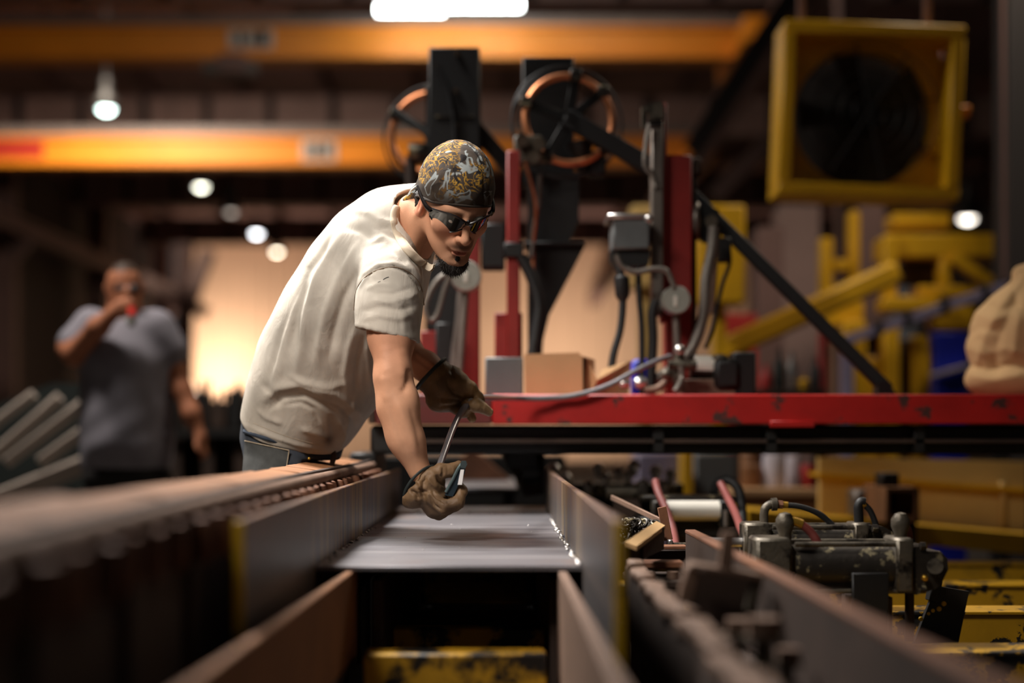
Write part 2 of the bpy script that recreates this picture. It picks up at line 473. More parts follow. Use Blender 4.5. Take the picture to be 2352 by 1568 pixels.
# high bay lamps in one receding row
def highbay(px, py, Y, label, lit, col=(1, .95, .86)):
    p = P(px, py, Y)
    t = thing('high_bay_lamp', label, 'lamp', p, 'high bay lamps in the receding row')
    part(t, 'reflector', G().lathe(p + Vector((0, 0, .30)), (0, 0, -1), [(.08, 0), (.10, .05), (.22, .22), (.20, .36)], 20, cap=False), M['black_steel'])
    part(t, 'ballast', G().cyl(p + Vector((0, 0, .3)), p + Vector((0, 0, .52)), .09, n=12), M['black_steel'])
    part(t, 'hanger', G().cyl(p + Vector((0, 0, .5)), (p.x, p.y, 9.40), .012, n=6), M['black_steel'])
    m = mat('lamp_lens', srgb(230, 225, 215), .4, var=.02, emit=col, strength=lit)  # on dim lamps a weak glow stands in for the lit reflector
    part(t, 'lens', G().sphere(p + Vector((0, 0, -.02)), .13, 1, 1, .7), m)
    return t
row = [(100, 120, 22.3, 'dim high bay lamp below the near crane at the picture edge', .25, (1, .85, .7)),
       (244, 246, 25.96, 'brightest high bay lamp between the two orange cranes', 16, (.78, 1, .92)),
       (395, 370, 31.1, 'pale unlit high bay lamp against the lower orange crane', 1.6, (1, .9, .85)),
       (462, 425, 34.1, 'lit high bay lamp just below the lower orange crane', 11, (1, .98, .8)),
       (531, 483, 37.9, 'dim brownish high bay lamp between two lit ones', 1.5, (1, .85, .72)),
       (589, 533, 42.0, 'lit white high bay lamp beside the bent worker\'s back', 17, (.96, .97, 1)),
       (636, 575, 46.1, 'warm lit high bay lamp in front of the cream wall', 17, (1, .88, .66)),
       (2222, 496, 24.0, 'lit high bay lamp below the yellow fan', 8, (1, .9, .78))]
for r in row: highbay(*r[:4], r[4], r[5])
# long tube lamps near the top edge
m_tube = mat('tube_glow', srgb(240, 240, 240), .4, var=.01, emit=(.93, 1, .97), strength=26)
for i, (x0, x1, y, lb) in enumerate(((868, 1018, 22, 'lower of two bright tube lamps at the top edge'), (1026, 1196, 11, 'higher of two bright tube lamps at the top edge'))):
    a = P(x0, y, 19.5); b = P(x1, y, 19.5)
    t = thing('tube_lamp', lb, 'lamp', (a + b) / 2, 'tube lamps above the upper crane')
    part(t, 'tube', G().cyl(a, b, .062, n=12), m_tube)
    part(t, 'housing', G().bar(a + Vector((0, 0, .12)), b + Vector((0, 0, .12)), .2, .1), M['lamp_body'])
    part(t, 'hanger', G().cyl((a + b) / 2 + Vector((0, 0, .15)), ((a.x + b.x) / 2, a.y, 9.40), .012, n=6), M['lamp_body'])
highbay(1018, 47, 21.5, 'dim high bay lamp hanging under the bright tube lamps', .45, (1, .88, .8))
# housings of the added lamps out of view
for i, (x, y, z, p, c, aim, sp) in enumerate(ADDED_LAMPS):
    lb = ['hooded lamp hanging above the bent worker, out of view', 'hooded lamp hanging before the worker, out of view', 'tube lamp above the yellow machine, out of view', 'tube lamp above the man in grey, out of view',
          'tube lamp before the upper crane, out of view', 'tube lamp above the upper crane girder, out of view', 'tube lamp between the two cranes, out of view'][i]
    t = thing('hall_lamp', lb, 'lamp', (x, y, z), 'lamps over the hall floor')
    d_ = (Vector(aim) - Vector((x, y, z))).normalized(); R = d_.to_track_quat('-Z', 'Y').to_matrix()
    part(t, 'housing', G().box(Vector((x, y, z)) - d_ * .05, (1.2, .45, .12), R, .02), M['lamp_body'])
    part(t, 'hanger', G().cyl((x, y, z + .08), (x, y, 9.42), .012, n=6), M['lamp_body'])

# wall lamp low in front of the cream wall
wl = thing('floor_floodlight', 'bright work floodlight standing low before the cream wall', 'lamp', P(430, 1000, 56).xy.to_3d())
q = P(446, 905, 56.5)
part(wl, 'stand', G().cyl((q.x, q.y, 0), q, .04, n=8), M['black_steel'])
part(wl, 'lamp_head', G().box(q + Vector((0, -.12, 0)), (.6, .12, .4), None, .02), M['black_steel'])
d = bpy.data.lights.new('floodlight', 'AREA'); d.energy = 760; d.color = (1, .84, .70); d.size = .5
lo = bpy.data.objects.new('floodlight', d); COL.objects.link(lo); lo.location = q + Vector((0, .0, .05))
lo.rotation_euler = (Vector((2.5, 3.4, 2.2))).to_track_quat('-Z', 'Y').to_euler()
# second one behind the gantry
wl2 = thing('floor_floodlight', 'work floodlight behind the red gantry lighting the cream wall', 'lamp', P(1280, 1000, 54).xy.to_3d())
q = P(1290, 912, 54)
part(wl2, 'stand', G().cyl((q.x, q.y, 0), q, .04, n=8), M['black_steel'])
part(wl2, 'lamp_head', G().box(q + Vector((0, -.12, 0)), (.6, .12, .4), None, .02), M['black_steel'])
d = bpy.data.lights.new('floodlight', 'AREA'); d.energy = 520; d.color = (1, .84, .70); d.size = .5
lo = bpy.data.objects.new('floodlight', d); COL.objects.link(lo); lo.location = q + Vector((0, .0, .05))
lo.rotation_euler = (Vector((-.6, 4.5, 2.2))).to_track_quat('-Z', 'Y').to_euler()
# ================================================================== THE BEAM ON THE LINE
def nodes_mat(name):
    m = bpy.data.materials.new(name); m.use_nodes = True
    return m, m.node_tree.nodes, m.node_tree.links, m.node_tree.nodes['Principled BSDF']

def flange_mat():
    m, N, L, b = nodes_mat('heat_tinted_steel')
    tc = N.new('ShaderNodeTexCoord'); sp = N.new('ShaderNodeSeparateXYZ'); L.new(tc.outputs['Object'], sp.inputs[0])
    def mapn(sc_, s, det, off=0):
        mp = N.new('ShaderNodeMapping'); mp.inputs['Scale'].default_value = sc_; mp.inputs['Location'].default_value = (off, off, off)
        L.new(tc.outputs['Object'], mp.inputs['Vector'])
        n = N.new('ShaderNodeTexNoise'); n.inputs['Scale'].default_value = s; n.inputs['Detail'].default_value = det
        L.new(mp.outputs[0], n.inputs['Vector']); return n.outputs['Fac']
    r = N.new('ShaderNodeValToRGB'); cr = r.color_ramp
    cols = [(.30, (40, 42, 50)), (.40, (92, 92, 96)), (.455, (48, 62, 90)), (.50, (108, 102, 98)), (.55, (158, 132, 88)), (.60, (66, 64, 70)), (.70, (118, 84, 60))]
    cr.elements[0].position = cols[0][0]; cr.elements[0].color = (*srgb(*cols[0][1]), 1)
    cr.elements[1].position = cols[-1][0]; cr.elements[1].color = (*srgb(*cols[-1][1]), 1)
    for p, c in cols[1:-1]:
        e = cr.elements.new(p); e.color = (*srgb(*c), 1)
    L.new(mapn((.02, 1, .05), 17, 4), r.inputs[0])
    plain = N.new('ShaderNodeValToRGB'); plain.color_ramp.elements[0].color = (*srgb(74, 71, 72), 1); plain.color_ramp.elements[1].color = (*srgb(98, 93, 92), 1)
    L.new(mapn((1, 1, 1), 7, 5, 3), plain.inputs[0])
    fy = N.new('ShaderNodeMapRange'); fy.inputs[1].default_value = -.12; fy.inputs[2].default_value = .12; L.new(sp.outputs['Y'], fy.inputs[0])
    mx = N.new('ShaderNodeMix'); mx.data_type = 'RGBA'; L.new(fy.outputs[0], mx.inputs[0]); L.new(plain.outputs[0], mx.inputs[6]); L.new(r.outputs[0], mx.inputs[7])
    # rust near the upper edge
    fz = N.new('ShaderNodeMapRange'); fz.inputs[1].default_value = .175; fz.inputs[2].default_value = .26; L.new(sp.outputs['Z'], fz.inputs[0])
    mu = N.new('ShaderNodeMath'); mu.operation = 'MULTIPLY'; fz.inputs[4].default_value = .75; L.new(fz.outputs[0], mu.inputs[0]); L.new(mapn((1, 1, 1.2), 9, 5, 8), mu.inputs[1])
    m2 = N.new('ShaderNodeMix'); m2.data_type = 'RGBA'; L.new(mu.outputs[0], m2.inputs[0]); L.new(mx.outputs[2], m2.inputs[6]); m2.inputs[7].default_value = (*srgb(158, 104, 66), 1)
    L.new(m2.outputs[2], b.inputs['Base Color'])
    b.inputs['Metallic'].default_value = .45; b.inputs['Roughness'].default_value = .42
    bp = N.new('ShaderNodeBump'); bp.inputs['Strength'].default_value = .12; bp.inputs['Distance'].default_value = .002
    L.new(mapn((.05, 1, .08), 60, 3), bp.inputs['Height']); L.new(bp.outputs[0], b.inputs['Normal'])
    return m
def web_mat():
    m, N, L, b = nodes_mat('scuffed_web_steel')
    tc = N.new('ShaderNodeTexCoord')
    def mapn(sc_, s, det, off=0):
        mp = N.new('ShaderNodeMapping'); mp.inputs['Scale'].default_value = sc_; mp.inputs['Location'].default_value = (off, off, off)
        L.new(tc.outputs['Object'], mp.inputs['Vector'])
        n = N.new('ShaderNodeTexNoise'); n.inputs['Scale'].default_value = s; n.inputs['Detail'].default_value = det; n.inputs['Roughness'].default_value = .65
        L.new(mp.outputs[0], n.inputs['Vector']); return n.outputs['Fac']
    r = N.new('ShaderNodeValToRGB'); cr = r.color_ramp
    cr.elements[0].position = .3; cr.elements[0].color = (*srgb(90, 88, 94), 1); cr.elements[1].position = .7; cr.elements[1].color = (*srgb(156, 152, 154), 1)
    L.new(mapn((.12, 1.6, 1), 16, 6), r.inputs[0])
    r2 = N.new('ShaderNodeValToRGB'); r2.color_ramp.elements[0].position = .55; r2.color_ramp.elements[1].position = .72
    r2.color_ramp.elements[0].color = (0, 0, 0, 1); r2.color_ramp.elements[1].color = (.7, .7, .7, 1)
    L.new(mapn((.6, .5, 1), 5, 4, 5), r2.inputs[0])
    mx = N.new('ShaderNodeMix'); mx.data_type = 'RGBA'; L.new(r2.outputs[0], mx.inputs[0]); L.new(r.outputs[0], mx.inputs[6]); mx.inputs[7].default_value = (*srgb(140, 112, 96), 1)
    L.new(mx.outputs[2], b.inputs['Base Color'])
    b.inputs['Metallic'].default_value = .55
    mr = N.new('ShaderNodeMapRange'); L.new(mapn((.1, 2, 1), 22, 5, 9), mr.inputs[0]); mr.inputs[3].default_value = .28; mr.inputs[4].default_value = .52
    L.new(mr.outputs[0], b.inputs['Roughness'])
    bp = N.new('ShaderNodeBump'); bp.inputs['Strength'].default_value = .15; bp.inputs['Distance'].default_value = .002
    L.new(mapn((.08, 2.2, 1), 45, 4, 2), bp.inputs['Height']); L.new(bp.outputs[0], b.inputs['Normal'])
    return m
M['flange'] = flange_mat(); M['web'] = web_mat()
M['yellow_edge'] = mat('yellow_edge', srgb(238, 190, 36), .6, var=.12, scale=20, col2=srgb(90, 80, 50), chip=.62, cscale=26)

XL, XRB = -.312, .138           # web edges
ZW = H - .2204                  # web top
ZT = H - .103                   # flange top
ZB = ZW - (ZT - ZW) - .008      # flange bottom
FT = .0125
bm_ = thing('steel_beam', 'welded grey steel beam lying on its side, yellow paint on its flange ends', 'beam', (-.09, 2.4, H - .35))
webp = part(bm_, 'web_plate', G().box(((XL + XRB) / 2, 3.42, ZW - .004), (XRB - XL, 2.04, .008), None, .0008), M['web'])
for sx, nm in ((XL - FT / 2, 'L'), (XRB + FT / 2, 'R')):
    fl = part(bm_, 'flange', G().box((sx, 3.075, (ZT + ZB) / 2), (FT, 2.69, ZT - ZB), None, .0015), M['flange'])
    part(fl, 'painted_end', G().box((sx, 1.7285, (ZT + ZB) / 2 - .0), (FT * 1.02, .004, (ZT - ZB) * .995), None, .0008), M['yellow_edge'], 'yellow painted flange end')
# weld beads and spatter on the joints
bead = proto('weld_bead', G().sphere((0, 0, 0), .0042, 1, 1.25, .8, 8, 6), M['bright_steel'])
rb = random.Random(3)
y = 2.43
while y < 3.7:
    s = rb.uniform(.6, 1.25)
    inst(webp, 'weld_bead', bead, (XRB - .004 - rb.uniform(0, .006), y, ZW + .002), (0, 0, rb.uniform(0, 3)), (s, s, s))
    y += rb.uniform(.022, .06)
y = 2.43
while y < 3.4:
    s = rb.uniform(.5, .95)
    inst(webp, 'weld_bead', bead, (XL + .004 + rb.uniform(0, .012), y, ZW + .002), (0, 0, rb.uniform(0, 3)), (s, s, s))
    y += rb.uniform(.04, .1)
inst(webp, 'weld_bead', bead, (XRB - .006, 2.412, ZW + .003), (0, 0, 0), (1.6, 1.6, 1.6))
for i in range(6):
    inst(webp, 'weld_bead', bead, (-.235 + i * .072, 4.06 + rb.uniform(-.02, .02), ZW + .003), (0, 0, 0), (1.35, 1.35, 1.2))
for i in range(12):
    s = rb.uniform(.3, .55)
    inst(webp, 'weld_spatter', bead, (rb.uniform(XL + .03, XRB - .03), rb.uniform(2.45, 3.6), ZW + .001), (0, 0, 0), (s, s, s * .6))

# next plate further down the line
g = G().box((-.085, 5.55, H - .187), (.28, 1.2, .012), None, .001)
tr = thing('plate_trestle', 'dark steel trestle under the loose far plate', 'trestle', (-.085, 5.5, 0))
part(tr, 'trestle_top', G().box((-.085, 5.5, H - .205), (.3, .5, .022), None, .002), M['black_steel'])
for x_ in (-.2, .03): part(tr, 'leg', G().box((x_, 5.5, (H - .216) / 2), (.04, .4, H - .216)), M['black_steel'])
pt = solo('steel_plate', g, M['web'], 'loose pale steel plate further down the line, behind the gloved hand', 'steel plate')
g = G().prism([P(1030, 1102.6, 5.75), P(1060, 1050, 5.75), P(1082, 1032, 5.75), P(1105, 1046, 5.75), P(1170, 1102.6, 5.75)], (0, .25, 0))
solo('guide_block', g, M['rust'], 'tapered brown guide block standing on the far steel plate', 'block')

g = G().bpx(868, 1046, 1300, 1510, 6.4, .5, .01)  # added black box so the view under the gantry stays dark
solo('machine_housing', g, M['black_steel'], 'low black machine housing behind the far steel plate', 'machine')

# support rails the web rests on
sp_ = thing('support_rail', 'rusty support rail below the web, on the worker\'s side', 'rail', (-.27, 1.9, 0), 'support rails under the beam')
def slab(p0, p1, th, z1, z0, bev=.002):
    g = G(); a = Vector((p0[0], p0[1], (z0 + z1) / 2)); b = Vector((p1[0], p1[1], (z0 + z1) / 2))
    return g.bar(a, b, th, z1 - z0, bev=bev)
ZR = ZW - .0085
part(sp_, 'rail_plate', slab((-.2545, 2.45), (-.297, 1.1), .014, ZR, ZR - .15), M['rust_plank'])
part(sp_, 'rail_foot', slab((-.2745, 2.45), (-.310, 1.1), .05, ZR - .15, ZR - .165), M['rust_dark'])
for yy in (1.35, 2.2): part(sp_, 'leg', G().box((-.295, yy, (ZR - .165) / 2), (.05, .06, ZR - .165)), M['rust_dark'])
sp2 = thing('support_rail', 'rusty support rail below the web, on the pneumatic cylinder side', 'rail', (.11, 1.9, 0), 'support rails under the beam')
part(sp2, 'rail_plate', slab((.1045, 2.44), (.1125, 1.1), .015, ZR, ZR - .26), M['rust_pink'])
part(sp2, 'rail_foot', slab((.1345, 2.44), (.1425, 1.1), .075, ZR - .26, ZR - .275), M['rust_dark'])
for yy in (1.35, 2.2): part(sp2, 'leg', G().box((.14, yy, (ZR - .275) / 2), (.05, .06, ZR - .275)), M['rust_dark'])
part(sp2, 'bolt', G().cyl((.135, 1.66, ZR - .165), (.155, 1.66, ZR - .165), .014, n=6), M['grimy_metal'])

# dark rusty under-frame: side members and worn yellow cross members below the web
uf = thing('roller_bed', 'dark grimy bed frame below the beam with worn yellow cross members', 'frame', (-.09, 3.2, 0))
for x in (-.215, .096):
    part(uf, 'side_member', G().box((x, 3.25, H - .36), (.02, 1.55, .22), None, .002), M['rust_dark'])
for (y, zt, hgt, dp) in ((2.94, -.437, .14, .06), (3.02, -.439, .012, .55), (3.66, -.347, .085, .12), (4.30, -.31, .08, .1)):
    part(uf, 'cross_member', G().box((-.06, y + dp / 2, H + zt - hgt / 2), (.29, dp, hgt), None, .003), M['yellow_worn' if y < 3 else 'yellow_grimy'])
part(uf, 'cross_member', G().box((-.075, 2.36, H - .432), (.30, .07, .15), None, .004), M['yellow_grimy'])
part(uf, 'cross_member', G().box((-.06, 2.72, H - .40), (.29, .05, .07), None, .004), M['yellow_grimy'])
part(uf, 'end_panel', G().box((-.06, 4.50, .44), (.54, .02, .5)), M['rust_dark'])  # added panel that closes off the lit floor behind
part(uf, 'drip_tray', G().box((-.06, 3.3, .30), (.285, 2.4, .02)), M['rust_dark'])  # added dark tray that hides the lit floor below the beam
for (x, y) in ((-.215, 2.6), (.096, 2.6), (-.215, 3.9), (.096, 3.9)):
    part(uf, 'leg', G().box((x, y, (H - .47) / 2), (.05, .06, H - .47)), M['rust_dark'])

# yellow cross beams of the machine bed on the right
beds = [(2.62, 'nearest worn yellow bed beam at the lower corner'), (3.22, 'second worn yellow bed beam, behind the hanging black plate'),
        (3.80, 'third worn yellow bed beam under the pneumatic cylinders'), (4.42, 'fourth worn yellow bed beam, below the dark slot')]
for y, lb in beds:
    zt = H - .398
    t = thing('bed_beam', lb, 'beam', (1.4, y, 0), 'worn yellow bed beams')
    part(t, 'beam_face', G().box((1.25, y + .006, zt - .052), (1.9, .012, .098), None, .002), M['yellow_worn'])
    part(t, 'beam_top', G().box((1.25, y + .05, zt - .003), (1.9, .12, .007), None, .001), M['yellow_worn'])
    part(t, 'beam_lip', G().box((1.25, y + .04, zt - .104), (1.9, .1, .007), None, .001), M['rust_dark'])
    for x in (.5, 2.1): part(t, 'leg', G().box((x, y + .06, (zt - .11) / 2), (.07, .07, zt - .11)), M['rust_dark'])

# long pale yellow girder behind them
t = thing('yellow_girder', 'long faded yellow plate girder lying beyond the cylinders', 'girder', (2.2, 5.6, 0))
Yg = 5.5
part(t, 'upper_face', G().prism([P(1882, 1050, Yg), P(2460, 1062, Yg), P(2460, 1128, Yg), P(1882, 1086, Yg)], (0, .05, 0)), M['yellow_pale'])
part(t, 'ledge', G().prism([P(1882, 1086, Yg - .05), P(2460, 1128, Yg - .05), P(2460, 1138, Yg - .05), P(1882, 1094, Yg - .05)], (0, .2, 0)), M['yellow_paint'])
part(t, 'lower_face', G().prism([P(1884, 1094, Yg), P(2460, 1138, Yg), P(2460, 1250, Yg), P(1884, 1180, Yg)], (0, .05, 0)), M['yellow_pale'])
part(t, 'foot_ledge', G().prism([P(1720, 1172, Yg - .3), P(2460, 1236, Yg - .3), P(2460, 1282, Yg - .3), P(1720, 1215, Yg - .3)], (0, .4, 0)), M['yellow_paint'])
for px in (2040, 2300):
    part(t, 'stiffener', G().bpx(px, 1105, px + 10, 1215, Yg - .03, .05), M['yellow_pale'])
for x in (1.3, 2.4): part(t, 'foot', G().box((x, Yg, .3), (.12, .2, .6)), M['rust_dark'])

# ------------------------------------------------------------------ rusty rack girder left of the beam
rg = thing('rack_girder', 'long rusty girder with round top rail and knobbed rack, where the worker leans', 'girder', (-.42, 2.6, 0))
ang = 0.0
ya = 1.0
segs = [1.0, 1.22, 1.45, 1.66, 1.9, 2.13, 2.34, 2.56, 2.77, 2.98, 3.14, 3.33, 3.5, 3.7, 3.86, 4.04]
rs = random.Random(5)
ZP = H - .066
for a, b in zip(segs[:-1], segs[1:]):
    dz = rs.uniform(-.0022, .0022)
    part(rg, 'deck_plate', G().box((-.413, (a + b) / 2, H - .0755 + dz), (.078, (b - a) - .004, .012), Euler((rs.uniform(-.006, .006), .17 + rs.uniform(-.02, .02), 0)).to_matrix(), .002), M['rust_plank'])
part(rg, 'round_rail', G().cyl((-.364, .9, H - .0865), (-.364, 4.04, H - .0865), .0115, n=20), M['rust_pink'])
part(rg, 'side_web', G().box((-.372, 2.47, H - .34), (.012, 3.14, .54), None, .001), M['rust_dark'])
part(rg, 'back_web', G().box((-.445, 2.47, H - .34), (.010, 3.14, .54), None, .001), M['rust_dark'])
knob = proto('rack_knob', G().lathe((-.0, 0, -.052), (0, 0, .052), [(.009, 0), (.011, .25), (.012, .8), (.010, .95), (.005, 1)], 12), M['rust'])
y = .98
while y < 4.0:
    inst(rg, 'rack_knob', knob, (-.352, y, H - .094), (rs.uniform(-.08, .08), rs.uniform(-.05, .05), rs.uniform(0, 6)), (1, 1.9, 1))
    y += .094
for y in np.arange(1.1, 4.0, .28):
    part(rg, 'rib', G().box((-.362, y, H - .36), (.014, .03, .44), None, .002), M['rust_dark'])
part(rg, 'foot_plate', G().box((-.41, 2.47, .2), (.088, 3.1, .38)), M['rust_dark'])
for yy in (1.4, 2.5, 3.6): part(rg, 'foot', G().box((-.41, yy, .005), (.10, .2, .01)), M['rust_dark'])
# ================================================================== RED GANTRY
YT = 4.0
ZTB = H + U(95, YT)             # table top
gt = thing('gantry_table', 'long chipped red steel gantry table spanning above the beam', 'table', (1.2, 4.3, 0))
part(gt, 'front_rail', G().bpx(1130, 905, 2480, 974, YT, .05, .004), M['red_paint'])
part(gt, 'front_rail', G().bpx(862, 905, 1130, 974, YT, .05, .004), M['red_dirty'], 'dirty scraped end of the red rail')
part(gt, 'table_top', G().box((.82, 4.42, ZTB - .012), (2.46, .8, .02), None, .002), M['red_post'])
part(gt, 'dirty_end_rail', G().bpx(846, 908, 862, 972, YT + .01, .05, .004), M['rust_dark'])
part(gt, 'rail_tab', G().bpx(1770, 966, 1872, 981, YT - .012, .03, .002), M['red_paint'])
part(gt, 'under_beam', G().bpx(850, 976, 2480, 1042, YT + .06, .5, .01), M['black_steel'])
part(gt, 'under_flange', G().bpx(900, 1008, 2480, 1018, YT + .03, .05, .002), M['rust_dark'])
for px in (1500, 1760, 2100):
    part(gt, 'under_bracket', G().bpx(px, 976, px + 26, 1040, YT + .03, .05, .003), M['black_steel'])
part(gt, 'leg', G().box((-.405, 4.36, (H - .05) / 2), (.075, .4, H - .05), None, .006), M['black_steel'])
part(gt, 'leg', G().box((1.75, 4.36, (H - .05) / 2), (.14, .4, H - .05), None, .006), M['black_steel'])
part(gt, 'guide_wheel', G().cyl(P(1200, 1078, 4.35), P(1200, 1078, 4.35) + Vector((.05, 0, 0)), .045, n=20), M['black_steel'])
part(gt, 'wheel_hanger', G().bpx(1165, 1040, 1235, 1075, 4.3, .06), M['black_steel'])
part(gt, 'clamp_arm', G().ppx([(1150, 1040), (1250, 1040), (1250, 1135), (1205, 1140), (1185, 1100)], 4.45, .06), M['rust_dark'])

def zt(Y): return VY - U(1, 1) * 0 - (ZTB - H) * F / Y     # pixel row of the table top at distance Y

# --- tall black mast with reel behind the worker's head
def reel(parent, cx, cy, Y, R, tilt, arm_dirs, guard=1.28):
    c = P(cx, cy, Y); ax = Vector((tilt, -1, .08)).normalized()
    part(parent, 'copper_ring', G().ring(c, ax, U(R, Y), U(8.5, Y), 40, 10), M['copper'])
    part(parent, 'reel_hub', G().lathe(c - ax * .03, ax * .07, [(U(18, Y), 0), (U(18, Y), .4), (U(11, Y), .55), (U(11, Y), 1)], 20), M['black_steel'])
    u = ax.cross(Vector((0, 0, 1))).normalized(); v = u.cross(ax)
    for a in arm_dirs:
        d_ = u * math.cos(math.radians(a)) + v * math.sin(math.radians(a))
        part(parent, 'spoke', G().bar(c, c + d_ * U(R + 14, Y), U(22, Y), U(10, Y), up=ax), M['black_steel'])
        part(parent, 'spoke_clip', G().box(c + d_ * U(R + 4, Y), (U(26, Y), U(24, Y), U(26, Y)), None, .003), M['grimy_dark'])
    for k, gr in enumerate((guard, guard * .96)):
        part(parent, 'wire_guard', G().ring(c - ax * (.02 + .05 * k), ax, U(R * gr, Y), U(2.6, Y), 40, 6), M['black_rubber'])

Y1 = 4.75
m1 = thing('wire_reel_mast', 'tall black mast with copper wire reel behind the worker\'s head', 'mast', P(1042, zt(Y1), Y1 + .08))
part(m1, 'mast_column', G().bpx(985, 108, 1102, 430, Y1, .16, .004), M['black_steel'])
part(m1, 'mast_lower', G().bpx(1002, 430, 1086, zt(Y1) + 1, Y1 + .02, .12, .004), M['black_steel'])
part(m1, 'face_plate', G().bpx(1000, 265, 1088, 268, Y1 - .004, .01, 0), M['grimy_dark'])
for (bx, by) in ((1050, 122), (1004, 152), (1047, 208), (1046, 288)):
    part(m1, 'bolt', G().cyl(P(bx, by, Y1), P(bx, by, Y1 - .012), U(7, Y1), n=6), M['grimy_metal'])
part(m1, 'cable', G().tube([P(1003, 150, Y1 - .01), P(1030, 210, Y1 - .012), P(1044, 290, Y1 - .01), P(1046, 400, Y1 - .01)], U(5, Y1), 8), M['black_rubber'])
reel(m1, 988, 305, Y1 + .28, 92, -.25, (150, 215, 270, 30, 90))
part(m1, 'reel_axle', G().cyl(P(988, 305, Y1 + .3), P(1030, 305, Y1 + .1), U(14, Y1)), M['black_steel'])
part(m1, 'reel_arm', G().bar(P(905, 250, Y1 + .2), P(1010, 330, Y1 + .12), .03, .02), M['black_steel'])
part(m1, 'brake_motor', G().cyl(P(940, 352, Y1 + .2), P(1000, 350, Y1 + .2), U(24, Y1), n=18), M['grimy_dark'])
part(m1, 'drop_pipe', G().cyl(P(945, 360, Y1 + .2), P(945, 540, Y1 + .2), U(14, Y1), n=12), M['rust_dark'])
part(m1, 'cross_arm', G().bar(P(1095, 300, Y1 + .1), P(1180, 395, Y1 + .1), .05, .05), M['black_steel'])

Y2 = 4.55
m2 = thing('wire_reel_mast', 'dark mast with the large copper reel and a triangular foot', 'mast', P(1265, zt(Y2), Y2 + .08))
part(m2, 'mast_column', G().bpx(1200, 130, 1318, 420, Y2 + .2, .12, .004), M['black_steel'])
part(m2, 'mast_body', G().ppx([(1213, 395), (1330, 395), (1330, 505), (1306, 560), (1340, 556), (1345, 562), (1262, 722), (1248, 780), (1238, zt(Y2)), (1213, zt(Y2))], Y2 + .05, .1), M['black_steel'])
part(m2, 'foot_plate', G().bpx(1205, 555, 1342, 562, Y2 + .02, .16, .002), M['black_steel'])
part(m2, 'side_strap', G().tube([P(1240, 400, Y2), P(1238, 460, Y2), P(1228, 520, Y2), P(1222, 590, Y2)], U(5, Y2), 8), M['grey_steel'])
reel(m2, 1306, 275, Y2, 102, .16, (20, 100, 140, 218, 300))
part(m2, 'reel_arm', G().bar(P(1300, 270, Y2 - .02), P(1500, 385, Y2 - .02), U(40, Y2), .03, up=(0, 1, 0)), M['black_steel'])
part(m2, 'reel_arm_tip', G().bar(P(1488, 370, Y2 - .01), P(1528, 440, Y2 - .01), U(16, Y2), .03, up=(0, 1, 0)), M['black_rubber'])
part(m2, 'straightener', G().bpx(1180, 310, 1245, 372, Y2 - .05, .06, .006), M['grimy_metal'])
for (bx, by) in ((1200, 322), (1226, 360), (1238, 330)):
    part(m2, 'straightener_roll', G().cyl(P(bx, by, Y2 - .05), P(bx, by, Y2 - .09), U(15, Y2), n=14), M['grimy_metal'])
part(m2, 'drive_box', G().bpx(1352, 345, 1392, 402, Y2 + .02, .08, .006), M['black_steel'])
part(m2, 'feed_wire', G().tube([P(1206, 372, Y2 - .06), P(1230, 470, Y2 - .04), P(1225, 560, Y2), P(1225, 640, Y2)], U(4, Y2), 6), M['copper'])
part(m2, 'guide_cone', G().lathe(P(1330, 328, Y2 + .05), (U(12, Y2), 0, -U(70, Y2)), [(U(34, Y2), 0), (U(10, Y2), 1)], 14), M['black_steel'])

# --- red posts
Y3 = 4.38
p1 = thing('red_post', 'narrow bright red square post between the two reel masts', 'post', P(1180, zt(Y3), Y3))
part(p1, 'post_tube', G().bpx(1164, 345, 1194, zt(Y3) + 1, Y3, .05, .004), M['red_post'])
part(p1, 'post_foot', G().bpx(1136, 718, 1200, zt(Y3) + 1, Y3 + .03, .06, .003), M['red_post'])
part(p1, 'pipe_clamp', G().bpx(1158, 556, 1202, 590, Y3 - .02, .05), M['black_steel'])
part(p1, 'hose', G().tube([P(1196, 588, Y3), P(1222, 640, Y3), P(1238, 700, Y3), P(1232, 760, Y3), P(1222, 830, Y3), P(1220, zt(Y3), Y3)], U(14, Y3), 10), M['black_rubber'])
p2 = thing('red_post', 'dark red post behind the worker\'s goatee with grey conduit', 'post', P(1075, zt(Y3), Y3 + .2))
part(p2, 'post_tube', G().bpx(1060, 480, 1102, zt(4.55) + 1, 4.55, .07, .004), M['red_post'])
part(p2, 'switch_box', G().bpx(1105, 512, 1160, 615, 4.45, .1, .006), M['black_steel'])
part(p2, 'post_brace', G().bpx(965, 760, 1002, zt(4.5) + 1, 4.5, .06, .003), M['red_post'])
part(p2, 'conduit', G().tube([P(1062, 670, 4.4), P(1056, 740, 4.4), P(1046, 820, 4.4), P(1044, zt(4.4), 4.4)], U(12, 4.4), 10), M['grey_steel'])
part(p2, 'black_panel', G().bpx(978, 600, 1060, 760, 4.6, .08, .006), M['black_steel'])
part(p2, 'black_panel', G().bpx(1000, 740, 1040, 870, 4.45, .06, .006), M['black_steel'])

